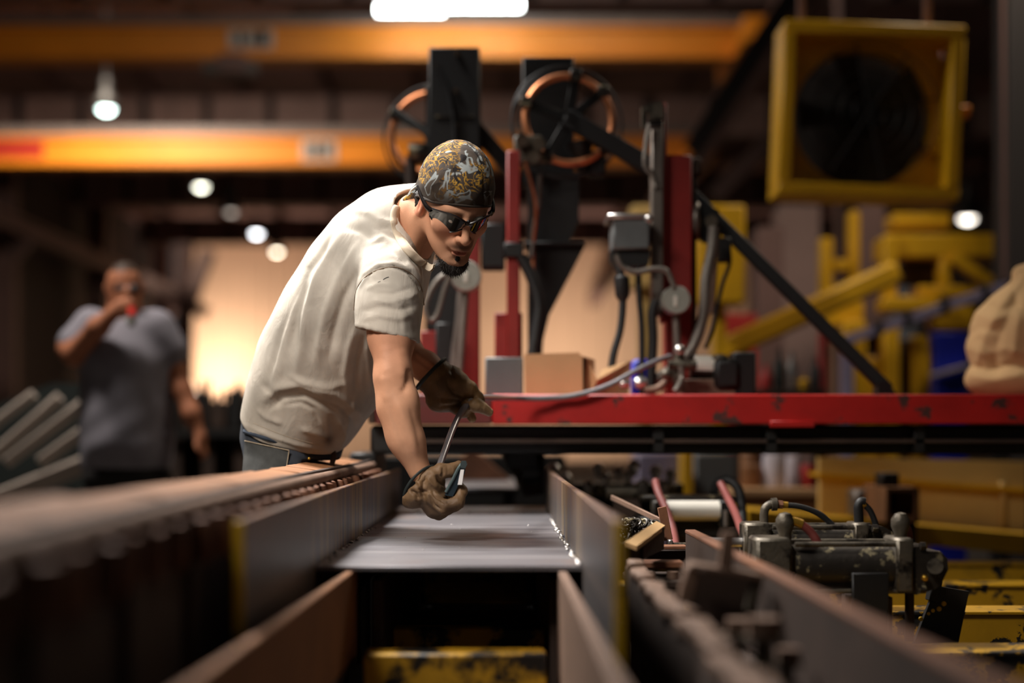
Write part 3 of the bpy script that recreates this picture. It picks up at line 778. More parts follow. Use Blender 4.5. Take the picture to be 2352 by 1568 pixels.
def gauge(name, label, cx, cy, Y, R, pipe_to):
    t = thing(name, label, 'gauge', P(cx, cy + R, Y))
    c = P(cx, cy, Y)
    part(t, 'dial_case', G().lathe(c + Vector((0, .05, 0)), (0, -.07, 0), [(U(R * .9, Y), 0), (U(R, Y), .2), (U(R, Y), .9), (U(R * .93, Y), 1)], 28), M['gauge_grey'])
    part(t, 'dial_pin', G().bpx(cx - 4, cy - 10, cx + 4, cy + 14, Y - .024, .01, .001), M['white_plastic'])
    part(t, 'stem', G().cyl(P(cx, cy + R * .8, Y + .02), P(cx + pipe_to[0], cy + pipe_to[1], Y + .02), U(9, Y), n=10), M['grey_steel'])
    return t
gauge('pressure_gauge', 'round grey gauge below the worker\'s goatee', 1070, 634, 4.3, 36, (-16, 250))

Y4 = 4.3
gauge('pressure_gauge', 'round pale grey gauge in front of the dark red post', 1552, 689, 4.18, 33, (4, 120))
# loops of hose by the goatee
g = G().tube([P(1040, 612, 4.28), P(1022, 660, 4.28), P(1005, 720, 4.28), P(988, 735, 4.28), P(978, 700, 4.28), P(1000, 650, 4.28), P(1030, 625, 4.28)], U(6.5, 4.3), 10)
solo('hose_loop', g, M['hose_grey'], 'thin grey hose loop beside the gauge behind the sleeve', 'hose')

# --- second station: dark red post, grey slide plate, motor box
p3 = thing('slide_station', 'wide dark red post carrying a tall grey slide plate', 'post', P(1560, zt(Y4), Y4 + .05))
part(p3, 'post_tube', G().bpx(1530, 355, 1590, zt(Y4) + 1, Y4, .1, .005), M['red_post'])
part(p3, 'slide_plate', G().bpx(1496, 245, 1524, 725, Y4 - .05, .05, .004), M['grey_steel'])
part(p3, 'slide_back', G().bpx(1518, 236, 1532, 740, Y4 - .03, .06, .003), M['red_post'])
part(p3, 'top_bracket', G().ppx([(1474, 244), (1520, 232), (1526, 240), (1526, 272), (1492, 276), (1490, 256), (1480, 258), (1482, 290), (1474, 292)], Y4 - .07, .03), M['grimy_metal'])
part(p3, 'top_block', G().bpx(1490, 256, 1522, 290, Y4 - .06, .04, .004), M['black_steel'])
part(p3, 'cable', G().tube([P(1492, 285, Y4 - .08), P(1484, 330, Y4 - .08), P(1482, 380, Y4 - .08), P(1498, 400, Y4 - .06), P(1508, 430, Y4 - .06)], U(6, Y4), 8), M['hose_grey'])
part(p3, 'side_motor', G().bpx(1590, 360, 1612, 400, Y4 + .02, .07, .006), M['rust_dark'])
part(p3, 'back_strip', G().bpx(1588, 380, 1600, 820, Y4 + .06, .04, .003), M['rust_dark'])
st = thing('diagonal_strut', 'long black diagonal strut running down to the red table', 'strut', P(2045, 905, 4.32))
part(st, 'strut_bar', G().bar(P(1535, 395, 4.46), P(2040, 897, 4.36), U(30, 4.35), .03, up=(0, 1, 0), bev=.003), M['black_steel'])
part(st, 'strut_foot', G().ppx([(2016, 905), (2060, 905), (2036, 872), (2018, 876)], 4.33, .06), M['black_steel'])
# motor box
mb = thing('control_box', 'dark grey control box with shiny upper edge on the slide plate', 'box', P(1450, 600, Y4 - .05))
part(mb, 'box_body', G().bpx(1408, 500, 1493, 572, Y4 - .12, .14, .006), M['grey_paint'])
part(mb, 'box_lid', G().bpx(1396, 490, 1494, 501, Y4 - .13, .16, .003), M['bright_steel'])
part(mb, 'lid_bolt', G().sphere(P(1490, 502, Y4 - .14), U(9, Y4)), M['bright_steel'])
part(mb, 'box_base', G().ppx([(1404, 572), (1494, 572), (1490, 608), (1420, 612), (1404, 590)], Y4 - .1, .12), M['black_steel'])
part(mb, 'mount_arm', G().bpx(1480, 520, 1496, 560, Y4 - .04, .03), M['black_steel'])
# cables of the second station
def hose(label, pts, Y, r, m, name='hose', cat='hose', group=None):
    return solo(name, G().tube([P(a[0], a[1], a[2] if len(a) > 2 else Y) for a in pts], U(r, Y), 10), m, label, cat, group)
hose('ribbed grey conduit curving below the control box', [(1416, 585), (1430, 612), (1460, 625), (1500, 618), (1530, 622), (1545, 650), (1548, 662)], Y4 - .14, 6.5, M['hose_grey'])
hose('thick black cable hanging from the control box, beside the cardboard box', [(1422, 600), (1428, 650), (1430, 700), (1424, 760), (1408, 820), (1398, zt(4.2))], Y4 - .1, 9, M['black_rubber'])
hose('straight black cable hanging between control box and slide plate', [(1466, 612), (1468, 680), (1474, 760), (1474, zt(4.2))], Y4 - .1, 7, M['black_rubber'])
hose('black cable hanging nearest to the dark red post', [(1506, 690), (1498, 720), (1500, 780), (1496, 850), (1494, zt(4.2))], Y4 - .09, 11, M['black_rubber'])
t = thing('cable_plug', 'fat black plug on the cable below the control box', 'plug', P(1430, 690, Y4 - .1))
part(t, 'plug_body', G().lathe(P(1428, 632, Y4 - .1), P(1430, 690, Y4 - .1) - P(1428, 632, Y4 - .1), [(U(10, 4.2), 0), (U(17, 4.2), .1), (U(17, 4.2), .8), (U(10, 4.2), 1)], 14), M['black_rubber'])
hose('thick grey hose dropping from the strut pulley to the table', [(1640, 520), (1636, 570), (1622, 640), (1616, 720), (1594, 790), (1560, 836), (1530, 856), (1500, 874)], Y4 - .07, 13, M['hose_grey'])
hose('thin dark hose swinging out beneath the strut', [(1668, 540), (1676, 600), (1660, 650), (1648, 700), (1636, 760), (1620, 800)], Y4 + .05, 5, M['black_rubber'])
pl = thing('strut_pulley', 'dark pulley head hanging below the diagonal strut', 'pulley', P(1640, 560, Y4 + .05))
part(pl, 'pulley_wheel', G().ring(P(1602, 508, Y4 + .06), (1, -.25, 0), U(38, Y4), U(7, Y4), 30, 8), M['grey_steel'])
part(pl, 'pulley_plate', G().ppx([(1606, 470), (1650, 480), (1662, 520), (1650, 560), (1612, 552)], Y4 + .05, .04), M['black_steel'])
part(pl, 'pulley_eye', G().cyl(P(1634, 508, Y4 + .05), P(1634, 508, Y4 + .01), U(15, Y4), n=16), M['grimy_metal'])
part(pl, 'coupling', G().bpx(1650, 545, 1680, 600, Y4 + .03, .05), M['black_steel'])
part(pl, 'tail_tube', G().cyl(P(1640, 600, Y4 + .05), P(1632, 720, Y4 + .05), U(9, Y4)), M['rust_pink'])
# valve block and feed motor on the table
vb = thing('feed_motor', 'greasy horizontal feed motor with a white label on the red table', 'motor', P(1650, zt(4.2), 4.25))
part(vb, 'motor_barrel', G().cyl(P(1585, 846, 4.22), P(1690, 848, 4.22), U(26, 4.2), n=24), M['grimy_dark'])
part(vb, 'motor_label', G().lathe(P(1592, 842, 4.22), P(1638, 843, 4.22) - P(1592, 842, 4.22), [(U(27.2, 4.2), 0), (U(27.2, 4.2), 1)], 24, cap=False), M['white_plastic'], 'white paper label')
part(vb, 'gearbox', G().bpx(1642, 825, 1700, 893, 4.16, .12, .012), M['black_steel'])
part(vb, 'end_plate', G().bpx(1684, 808, 1736, zt(4.16) + 1, 4.18, .1, .005), M['black_steel'])
part(vb, 'motor_foot', G().bpx(1568, 870, 1690, zt(4.16) + 1, 4.18, .1, .003), M['rust_pink'])
part(vb, 'eye_bolt', G().sphere(P(1653, 822, 4.2), U(12, 4.2), 1.6, 1, .8), M['grimy_metal'])
va = thing('valve_block', 'silver valve with knob where the grey hoses meet', 'valve', P(1562, zt(4.1), 4.12))
part(va, 'valve_body', G().cyl(P(1558, 900, 4.12), P(1560, 812, 4.12), U(13, 4.1), n=14), M['grimy_metal'])
part(va, 'knob', G().sphere(P(1561, 804, 4.1), U(13, 4.1)), M['bright_steel'])
part(va, 'nipple', G().cyl(P(1535, 838, 4.1), P(1600, 838, 4.1), U(11, 4.1), n=12), M['grimy_metal'])
part(va, 'drain_hose', G().tube([P(1564, 840, 4.08), P(1566, 865, 4.08), P(1560, 885, 4.07), P(1550, 899, 4.06)], U(7, 4.1), 8), M['hose_grey'])
part(va, 'fitting', G().sphere(P(1532, 860, 4.1), U(15, 4.1), 1, 1, .9), M['grimy_metal'])
hose('rusty red hose arching behind the valve on the table', [(1480, 896), (1510, 892), (1540, 870), (1570, 862)], 4.13, 9, M['rust_pink'])
g = G().bpx(1452, 824, 1502, zt(4.3), 4.32, .06, .01)
solo('blue_cloth', g, M['blue_paint'], 'crumpled blue rag behind the cardboard box', 'rag')
for i, (bx, by, r) in enumerate(((1434, 890, 12), (1472, 886, 14), (1040, 862, 0), (1012, 885, 12))):
    if r: solo('pipe_fitting', G().lathe(P(bx - r, 893 - r, 4.14), (U(2 * r, 4.14), 0, 0), [(U(r * .7, 4.1), 0), (U(r, 4.1), .2), (U(r, 4.1), .8), (U(r * .7, 4.1), 1)], 12), M['bright_steel'],
                ['small shiny pipe fitting beside the torn cardboard flap', 'small shiny pipe fitting below the black cables', '', 'small shiny pipe fitting behind the raised glove'][i], 'fitting', 'pipe fittings on the red table')
# things lying on the table
g = G().bpx(1114, 820, 1202, zt(4.12), 4.12, .14, .004)
t = solo('steel_block', g, M['grey_paint'], 'plain dark grey steel block beside the cardboard box', 'block')
cb = thing('cardboard_box', 'squashed open cardboard box on the red table', 'box', P(1300, zt(4.1), 4.2))
part(cb, 'box_side', G().ppx([(1204, 818), (1330, 814), (1346, 820), (1348, zt(4.1)), (1206, zt(4.1))], 4.1, .012), M['cardboard'])
part(cb, 'box_end', G().prism([P(1346, 820, 4.1), P(1366, 826, 4.24), P(1366, zt(4.24), 4.24), P(1347, zt(4.1), 4.1)], (-.01, 0, 0)), M['cardboard'])
part(cb, 'box_back', G().ppx([(1210, 824), (1366, 826), (1366, zt(4.24)), (1210, zt(4.24))], 4.26, .012), M['cardboard'])
part(cb, 'box_flap', G().prism([P(1350, 824, 4.12), P(1372, 872, 4.1), P(1384, 848, 4.14), P(1450, 828, 4.2), P(1442, zt(4.2), 4.2), P(1356, zt(4.12), 4.12)], (0, .012, 0)), M['cardboard'])
part(cb, 'top_flap', G().prism([P(1204, 818, 4.1), P(1330, 814, 4.1), P(1340, 830, 4.22), P(1214, 830, 4.22)], (0, 0, .006)), M['cardboard'])
# ================================================================== PNEUMATIC CYLINDERS
def cylinder(label, Y, x0, xh, xr, x1, yt, yb, rod_x, port1, port2, clevis):
    """x0..xh head block, xr..x1 rear block, yt..yb block height in pixels at Y"""
    cy = (yt + yb) / 2; hh = (yb - yt) / 2
    t = thing('pneumatic_cylinder', label, 'cylinder', P((x0 + x1) / 2, yb, Y), 'pneumatic clamping cylinders')
    dp = U(yb - yt, Y) * .95
    part(t, 'head_block', G().bpx(x0, yt, xh, yb, Y - dp / 2, dp, .006), M['grimy_metal'])
    part(t, 'rear_block', G().bpx(xr, yt, x1, yb, Y - dp / 2, dp, .005), M['grimy_metal'])
    part(t, 'barrel', G().cyl(P(xh - 2, cy + 2, Y), P(xr + 2, cy + 2, Y), U(hh * .82, Y), n=28), M['grimy_dark'])
    for sy in (-1, 1):
        for sd in (-1, 1):
            q = Vector((0, sd * dp * .40, 0))
            part(t, 'tie_rod', G().cyl(P(xh - 4, cy + sy * hh * .84, Y) + q, P(xr + 4, cy + sy * hh * .84, Y) + q, U(6, Y), n=10), M['grimy_metal'])
            part(t, 'tie_nut', G().cyl(P(x1 - 1, cy + sy * hh * .78, Y) + q, P(x1 + 11, cy + sy * hh * .78, Y) + q, U(10, Y), n=6), M['grimy_dark'])
    part(t, 'rod_bearing', G().cyl(P(x0 - 8, cy, Y), P(x0 + 2, cy, Y), U(hh * .5, Y), n=20), M['grimy_dark'])
    part(t, 'piston_rod', G().cyl(P(rod_x, cy, Y), P(x0, cy, Y), U(hh * .26, Y), n=18), M['bright_steel'])
    return t, cy, hh, dp
Yf = 3.3
cA, cy, hh, dp = cylinder('far pneumatic cylinder with grey pipe elbow and black hoses', Yf, 1711, 1772, 1962, 1996, 1201, 1290, 1625, None, None, None)
e0 = P(1755, 1203, Yf)
part(cA, 'pipe_elbow', G().tube([P(1755, 1204, Yf), P(1755, 1180, Yf), P(1758, 1167, Yf), P(1768, 1159, Yf), P(1780, 1157, Yf)], [U(10, Yf)] * 4 + [U(11, Yf)], 14), M['grimy_metal'], 'grey pipe elbow')
part(cA, 'elbow_collar', G().cyl(P(1772, 1158, Yf), P(1784, 1157.5, Yf), U(15, Yf), n=18), M['grimy_metal'])
part(cA, 'hex_nut', G().cyl(P(1784, 1158, Yf), P(1797, 1159, Yf), U(11, Yf), n=6), M['rust'])
part(cA, 'brass_ferrule', G().cyl(P(1797, 1159, Yf), P(1809, 1160, Yf), U(8, Yf), n=14), M['brass'])
part(cA, 'air_hose', G().tube([P(1808, 1160, Yf), P(1840, 1164, Yf), P(1880, 1179, Yf), P(1912, 1206, Yf), P(1932, 1236, Yf - .02), P(1945, 1275, Yf - .06)], U(7, Yf), 10), M['black_rubber'], 'black air hose')
part(cA, 'pipe_elbow', G().tube([P(1973, 1204, Yf), P(1972, 1180, Yf), P(1972, 1162, Yf), P(1978, 1152, Yf), P(1986, 1153, Yf)], U(11, Yf), 14), M['black_steel'])
part(cA, 'brass_ferrule', G().cyl(P(1979, 1159, Yf), P(1987, 1156, Yf), U(9, Yf), n=14), M['brass'])
part(cA, 'air_hose', G().tube([P(1984, 1157, Yf), P(1998, 1172, Yf), P(2010, 1200, Yf), P(2016, 1235, Yf), P(2018, 1270, Yf)], U(7, Yf), 10), M['black_rubber'], 'black air hose')
part(cA, 'rear_lug', G().ppx([(1996, 1206), (2030, 1209), (2052, 1222), (2058, 1240), (2050, 1262), (1996, 1270)], Yf - .02, .04), M['grimy_dark'])
part(cA, 'lug_pin', G().cyl(P(2036, 1232, Yf - .03), P(2036, 1232, Yf + .03), U(8, Yf), n=12), M['grimy_metal'])
part(cA, 'mount_foot', G().bpx(1720, 1290, 1990, 1330, Yf - .03, .08, .004), M['black_steel'])
part(cA, 'mount_post', G().box((P(1850, 0, Yf).x, Yf, (H - U(330, Yf)) / 2), (.09, .09, H - U(330, Yf))), M['rust_dark'])
Yn = 2.78
cB, cy, hh, dp = cylinder('near pneumatic cylinder with flaked paint and two ball-shaped fittings', Yn, 1738, 1820, 2060, 2100, 1236, 1362, 1690, None, None, None)
for (bx, by) in ((1803, 1204), (2068, 1193)):
    part(cB, 'ball_fitting', G().lathe(P(bx, 1240, Yn), (0, 0, U(64, Yn)), [(U(15, Yn), 0), (U(15, Yn), .25), (U(21, Yn), .5), (U(21, Yn), .75), (U(13, Yn), .95), (U(3, Yn), 1)], 18), M['grimy_metal'], 'greasy ball-shaped fitting')
part(cB, 'brass_ferrule', G().cyl(P(1820, 1196, Yn), P(1842, 1204, Yn), U(11, Yn), n=14), M['brass'])
part(cB, 'red_hose', G().tube([P(1838, 1202, Yn), P(1862, 1222, Yn), P(1880, 1250, Yn), P(1886, 1275, Yn + .03)], U(10, Yn), 10), M['hose_red'], 'dull red hose')
part(cB, 'red_hose', G().tube([P(2074, 1205, Yn + .03), P(2086, 1216, Yn + .05), P(2092, 1250, Yn + .06)], U(8, Yn), 10), M['hose_red'], 'dull red hose')
part(cB, 'rear_clevis', G().ppx([(2100, 1256), (2128, 1252), (2128, 1266), (2160, 1266), (2176, 1282), (2178, 1308), (2164, 1336), (2150, 1352), (2104, 1366)], Yn - .04, .08), M['grimy_dark'])
part(cB, 'clevis_pin', G().cyl(P(2148, 1300, Yn - .06), P(2148, 1300, Yn + .06), U(18, Yn), n=16), M['grimy_metal'])
part(cB, 'grease_cap', G().sphere(P(2124, 1327, Yn - .05), U(8, Yn)), M['brass'])
part(cB, 'mount_plate', G().bpx(1958, 1316, 2042, 1500, Yn - .06, .012, .002), M['black_steel'])
part(cB, 'mount_post', G().box((P(2000, 0, Yn).x, Yn + .03, (H - U(370, Yn)) / 2), (.08, .08, H - U(370, Yn))), M['rust_dark'])
part(cB, 'red_pipe', G().cyl(P(2089, 1362, Yn + .02), P(2089, 1470, Yn + .02), U(11, Yn), n=12), M['rust_dark'])
# hanging black plate with paint drips
hp = thing('splash_plate', 'tilted black plate with a row of yellow paint drops', 'plate', P(2160, 1500, 2.9))
part(hp, 'plate_sheet', G().ppx([(2150, 1345), (2226, 1358), (2195, 1508), (2096, 1486)], 2.9, .012), M['black_steel'])
for (dx, dy, r) in ((2168, 1386, 6), (2157, 1398, 6), (2143, 1402, 4.5), (2133, 1409, 4), (2115, 1421, 5.5)):
    part(hp, 'paint_drop', G().sphere(P(dx, dy, 2.9), U(r, 2.9), 1, .3, 1, 10, 6), M['yellow_paint'], 'yellow paint drop')
part(hp, 'plate_arm', G().bar(P(2150, 1330, 2.9), P(2140, 1380, 2.9), .03, .02), M['black_steel'])
part(hp, 'plate_stay', G().bar(P(2140, 1500, 2.92), (P(2140, 0, 2.92).x, 2.92, .0), .04, .04), M['rust_dark'])

# ================================================================== RAILS AND BRACKETS RIGHT OF THE BEAM
r1 = thing('side_rail', 'long rusty plate rail running towards the lower corner', 'rail', (.383, 2.0, 0), 'rusty side rails')
part(r1, 'rail_plate', G().box((.39, 1.93, H - .26), (.016, 2.02, .12), None, .002), M['rust_dark'])  # dark face and lighter top edge: shade and light put into the rust colours
part(r1, 'rail_top', G().box((.392, 1.93, H - .198), (.022, 2.02, .008), None, .002), M['rust'])
part(r1, 'rail_foot', G().box((.43, 1.93, H - .325), (.09, 2.02, .014), None, .002), M['rust_dark'])
for yy in (1.5, 2.7): part(r1, 'leg', G().box((.43, yy, (H - .33) / 2), (.06, .06, H - .33)), M['rust_dark'])
r2 = thing('side_rail', 'blurred pinkish rail with lumpy edge close beside the beam flange', 'rail', (.24, 1.9, 0), 'rusty side rails')
part(r2, 'rail_plate', G().box((.235, 1.755, H - .30), (.018, 1.65, .13), None, .003), M['rust_dark'])  # shade of the face put into the dark rust, lugs kept lighter
rr = random.Random(11)
for i in range(17):
    y = .98 + i * .097
    part(r2, 'rail_lug', G().box((.236 + rr.uniform(-.003, .005), y, H - .234 + rr.uniform(-.005, .005)), (.03, .088, .018), Euler((rr.uniform(-.08, .08), rr.uniform(-.1, .1), rr.uniform(-.1, .1))).to_matrix(), .004), M['rust_pink'])
part(r2, 'tray', G().box((.315, 1.7, H - .345), (.15, 1.5, .012), None, .002), M['rust_dark'])
for yy in (1.2, 2.4): part(r2, 'leg', G().box((.26, yy, (H - .36) / 2), (.05, .05, H - .36)), M['rust_dark'])
# bracket frame between them
Yk = 2.0
bk = thing('bracket_frame', 'blurred open steel bracket frame standing between the two rusty rails', 'bracket', (.33, Yk, H - .34))
part(bk, 'top_bar', G().bar(P(1583, 1296, Yk), P(1748, 1324, Yk), .05, U(15, Yk), bev=.003), M['rust_pink'])
part(bk, 'frame_leg', G().bar(P(1590, 1298, Yk), P(1572, 1384, Yk), .03, .02, bev=.003), M['rust_pink'])
part(bk, 'frame_leg', G().bar(P(1740, 1322, Yk), P(1722, 1405, Yk), .03, .014, bev=.003), M['grimy_metal'])
part(bk, 'upright_lug', G().ppx([(1662, 1222), (1692, 1222), (1684, 1312), (1650, 1312)], Yk - .02, .02), M['rust_pink'])
part(bk, 'back_plate', G().bpx(1585, 1310, 1740, 1470, Yk + .06, .01), M['rust_dark'])
part(bk, 'frame_base', G().box((.312, Yk + .03, H - .332), (.11, .12, .012)), M['rust_dark'])
# loose bolts near the lens
for i, (x, y, z, s, lb) in enumerate(((.318, 1.72, -.222, 1.0, 'large blurred bolt head in the tray, nearest the lens'), (.308, 1.84, -.235, .8, 'smaller blurred bolt in the tray below the bracket frame'), (.352, 1.74, -.255, .7, 'dim bolt in the tray against the long rail'))):
    c = Vector((x, y, H + z - .02))
    t = thing('hex_bolt', lb, 'bolt', (x, y, H - .339), 'bolts standing in the tray')
    part(t, 'shank', G().cyl((x, y, H - .339), c, .011 * s, n=12), M['grimy_metal'])
    part(t, 'bolt_head', G().cyl(c, c + Vector((0, 0, .022 * s)), .022 * s, n=6), M['rust_pink'])
    part(t, 'washer', G().cyl(c - Vector((0, 0, .006)), c, .026 * s, n=20), M['grimy_metal'])
# small clutter beyond the flange
Yq = 2.75
t = thing('deflector_plate', 'tilted pale tan plate beside the yellow flange end', 'plate', P(1480, 1270, Yq))
part(t, 'plate_sheet', G().prism([P(1436, 1244, 2.6), P(1462, 1254, 2.6), P(1528, 1206, 2.9), P(1508, 1196, 2.9)], (0, 0, -.008)), M['canvas_tan'])
part(t, 'plate_web', G().prism([P(1438, 1248, 2.62), P(1526, 1210, 2.88), P(1525, 1262, 2.88), P(1440, 1300, 2.62)], (-.01, 0, 0)), M['rust_dark'])
part(t, 'plate_stand', G().box((.262, 2.72, .758), (.02, .02, .07)), M['rust_dark'])
Yd = 3.1
t = thing('chain_block', 'clump of dark grimy chain and swarf behind the tan plate', 'chain', P(1465, 1240, Yd))
rr = random.Random(21)
for i in range(60):
    a = P(rr.uniform(1428, 1515), rr.uniform(1185, 1245), Yd + rr.uniform(-.03, .04))
    if a.z > H - U(1195 + max(0, 1470 - 1470) - 1000, Yd): a.z -= .01
    part(t, 'chain_link', G().ring(a, (rr.uniform(-1, 1), rr.uniform(-1, 1), rr.uniform(-1, 1)), .0085, .0028, 10, 5), M['grimy_dark'])
part(t, 'chain_bed', G().bpx(1425, 1215, 1520, 1290, Yd + .05, .05, .01), M['rust_dark'])
part(t, 'chain_post', G().box((P(1475, 0, Yd + .07).x, Yd + .08, (H - .27) / 2), (.05, .04, H - .27)), M['rust_dark'])
g = G().bar(P(1405, 1142, 3.55), P(1522, 1198, 3.15), .006, U(12, 3.3), bev=.001)
solo('edge_strip', g, M['rust_pink'], 'thin rusty strip sloping behind the chain clump', 'strip')
g = G().bar(P(1520, 1164, 3.15), P(1535, 1240, 3.15), U(7, 3.15), .02, bev=.001)
t = solo('upright_pin', g, M['rust'], 'thin upright rusty pin beside the chain clump', 'pin')
t = thing('clamp_screw', 'small clamp screw with square nut behind the rail end', 'screw', P(1550, 1250, 3.12))
part(t, 'screw', G().cyl(P(1536, 1250, 3.12), P(1630, 1250, 3.12), U(5, 3.12), n=10), M['grimy_metal'])
part(t, 'square_nut', G().bpx(1536, 1240, 1546, 1256, 3.10, .03, .002), M['bright_steel'])
t = thing('clamp_bed', 'dark clamp bed with rusty cross straps beside the flange', 'clamp', P(1520, 1400, 2.95))
part(t, 'cross_strap', G().bpx(1474, 1254, 1580, 1262, 2.95, .05, .002), M['rust'])
part(t, 'bed_face', G().bpx(1470, 1262, 1580, 1292, 3.0, .03, .003), M['rust_dark'])
part(t, 'cross_strap', G().bpx(1452, 1290, 1572, 1306, 2.8, .06, .003), M['rust'])
for px in (1492, 1545):
    part(t, 'bed_stud', G().cyl(P(px, 1335, 2.75), P(px, 1312, 2.75), U(14, 2.75), n=10), M['rust_pink'])
part(t, 'bed_base', G().bpx(1450, 1335, 1590, 1352, 2.7, .2, .003), M['rust_dark'])
part(t, 'bed_post', G().box((P(1520, 0, 2.8).x, 2.82, (H - U(352, 2.7)) / 2), (.08, .08, H - U(352, 2.7))), M['rust_dark'])
# second clamp further back: white roller, red hoses, cluster of fittings
Yw = 3.9
wr = thing('white_roller', 'pale cream roller in a dark carriage beneath the gantry', 'roller', P(1600, 1230, Yw))
part(wr, 'roller', G().cyl(P(1522, 1172, Yw), P(1652, 1172, Yw), U(23, Yw), n=24), M['white_plastic'])
part(wr, 'carriage', G().bpx(1470, 1188, 1700, 1235, Yw + .02, .2, .006), M['black_steel'])
part(wr, 'carriage_top', G().bpx(1475, 1138, 1690, 1150, Yw + .08, .12, .004), M['grimy_dark'])
part(wr, 'roller_cheek', G().bpx(1652, 1150, 1684, 1215, Yw - .02, .06, .004), M['black_steel'])
part(wr, 'roller_cheek', G().bpx(1500, 1150, 1522, 1215, Yw - .02, .06, .004), M['grimy_dark'])
part(wr, 'guide_pin', G().cyl(P(1668, 1172, Yw - .03), P(1668, 1208, Yw - .03), U(6, Yw), n=10), M['grey_steel'])
part(wr, 'carriage_post', G().box((P(1590, 0, Yw).x, Yw + .12, (H - U(235, Yw)) / 2), (.1, .1, H - U(235, Yw))), M['rust_dark'])
hose('dull red hose rising left of the white roller', [(1506, 1105, 3.85), (1512, 1130, 3.8), (1530, 1170, 3.75), (1545, 1215, 3.7), (1552, 1255, 3.6)], 3.75, 9, M['hose_red'])
hose('dull red hose dropping beside the elbowed cylinder', [(1655, 1110, 3.9), (1668, 1135, 3.85), (1690, 1180, 3.7), (1702, 1215, 3.5), (1712, 1240, 3.34)], 3.75, 9, M['hose_red'])
hose('black hose arching over the dull red hose', [(1640, 1136, 4.06), (1646, 1112, 4.1), (1670, 1102, 4.08), (1695, 1122, 4.05), (1704, 1170, 4.0), (1706, 1240, 3.9)], 4.0, 11, M['black_rubber'])
Yz = 4.75
vm = thing('valve_manifold', 'row of blurred silver valve fittings on a dark manifold below the gantry', 'manifold', P(1420, 1160, Yz))
part(vm, 'manifold_bar', G().bpx(1280, 1110, 1570, 1140, Yz, .12, .006), M['grimy_dark'])
part(vm, 'manifold_base', G().bpx(1330, 1140, 1560, 1200, Yz + .05, .12, .006), M['black_steel'])
rr = random.Random(8)
for i, (bx, by, r) in enumerate(((1272, 1080, 17), (1300, 1098, 14), (1352, 1112, 11), (1374, 1072, 13), (1392, 1094, 12), (1420, 1080, 11), (1444, 1088, 13), (1456, 1066, 13), (1478, 1112, 14), (1506, 1080, 14), (1524, 1112, 13), (1540, 1086, 12))):
    part(vm, 'valve_fitting', G().lathe(P(bx, by + r + 14, Yz - .04), (0, 0, U(2 * r + 12, Yz)), [(U(r * .6, Yz), 0), (U(r * .6, Yz), .35), (U(r, Yz), .5), (U(r, Yz), .8), (U(r * .5, Yz), 1)], 12), M['bright_steel'])
part(vm, 'manifold_post', G().box((P(1440, 0, Yz).x, Yz + .1, (H - U(200, Yz)) / 2), (.1, .1, H - U(200, Yz))), M['rust_dark'])
# second cylinder behind roller
t = thing('guide_cylinder', 'short grey cylinder between the flange and the white roller', 'cylinder', P(1440, 1165, 4.2))
part(t, 'barrel', G().cyl(P(1392, 1130, 4.2), P(1470, 1130, 4.2), U(18, 4.2), n=20), M['grimy_metal'])
part(t, 'end_cap', G().bpx(1468, 1106, 1490, 1156, 4.12, .1, .006), M['grimy_dark'])
part(t, 'cylinder_foot', G().box((P(1440, 0, 4.2).x, 4.22, (H - U(145, 4.2)) / 2), (.08, .08, H - U(145, 4.2))), M['rust_dark'])

# ================================================================== BELOW AND BEYOND THE GANTRY
g = G().bpx(1462, 1040, 1562, 1494, 6.6, .3, .01); solo('blue_cabinet', g, M['blue_grey'], 'small blue grey cabinet seen below the gantry', 'cabinet')
g = G().bpx(1564, 1030, 1592, 1501, 6.5, .09, .006); solo('yellow_post', g, M['yellow_paint'], 'short yellow post beside the blue grey cabinet', 'post')
g = G().bpx(1594, 1040, 1692, 1486, 6.7, .4, .01); solo('grey_cabinet', g, M['grey_paint'], 'dark grey cabinet between yellow post and paper rolls', 'cabinet')
tb = thing('side_bench', 'brown wooden bench carrying rolls and cups behind the gantry', 'bench', P(1785, 1400, 6.2).xy.to_3d())
part(tb, 'bench_top', G().bpx(1690, 1122, 1885, 1140, 6.0, .5, .004), M['cardboard'])
part(tb, 'bench_front', G().bpx(1700, 1140, 1880, 1180, 6.05, .02, .002), M['rust_plank'])
for px in (1705, 1865): part(tb, 'leg', G().box((P(px, 0, 6.2).x, 6.25, (H - U(140, 6)) / 2), (.06, .06, H - U(140, 6))), M['rust_dark'])
zb = lambda Y: VY + (U(122, 6.0)) * F / Y
def can(name, label, px, r, h, m, Y=6.2):
    b = P(px, zb(Y), Y)
    g = G().lathe(b, (0, 0, U(h, Y)), [(U(r * .94, Y), 0), (U(r, Y), .06), (U(r, Y), .92), (U(r * .85, Y), 1)], 18)
    return solo(name, g, m, label, 'roll' if 'roll' in name else 'can')
M['paper_white'] = mat('paper_white', srgb(214, 206, 214), .8, var=.08, scale=12, col2=srgb(120, 140, 180), chip=.6, cscale=14)
M['cup_red'] = mat('cup_red', srgb(168, 40, 36), .5, var=.1)
M['tin_brown'] = mat('tin_brown', srgb(150, 104, 68), .5, var=.15)
can('paper_roll', 'white paper roll with bluish print on the side bench', 1778, 26, 76, M['paper_white'])
can('paper_roll', 'second white roll standing close to the red can', 1822, 20, 70, M['paper_white'], 6.3)
can('red_can', 'red can at the end of the side bench', 1856, 17, 52, M['cup_red'])
can('brown_tin', 'squat brown tin on the side bench', 1724, 24, 52, M['tin_brown'])
can('brown_tin', 'taller orange brown tin behind the squat one', 1722, 22, 76, M['tin_brown'], 6.4)
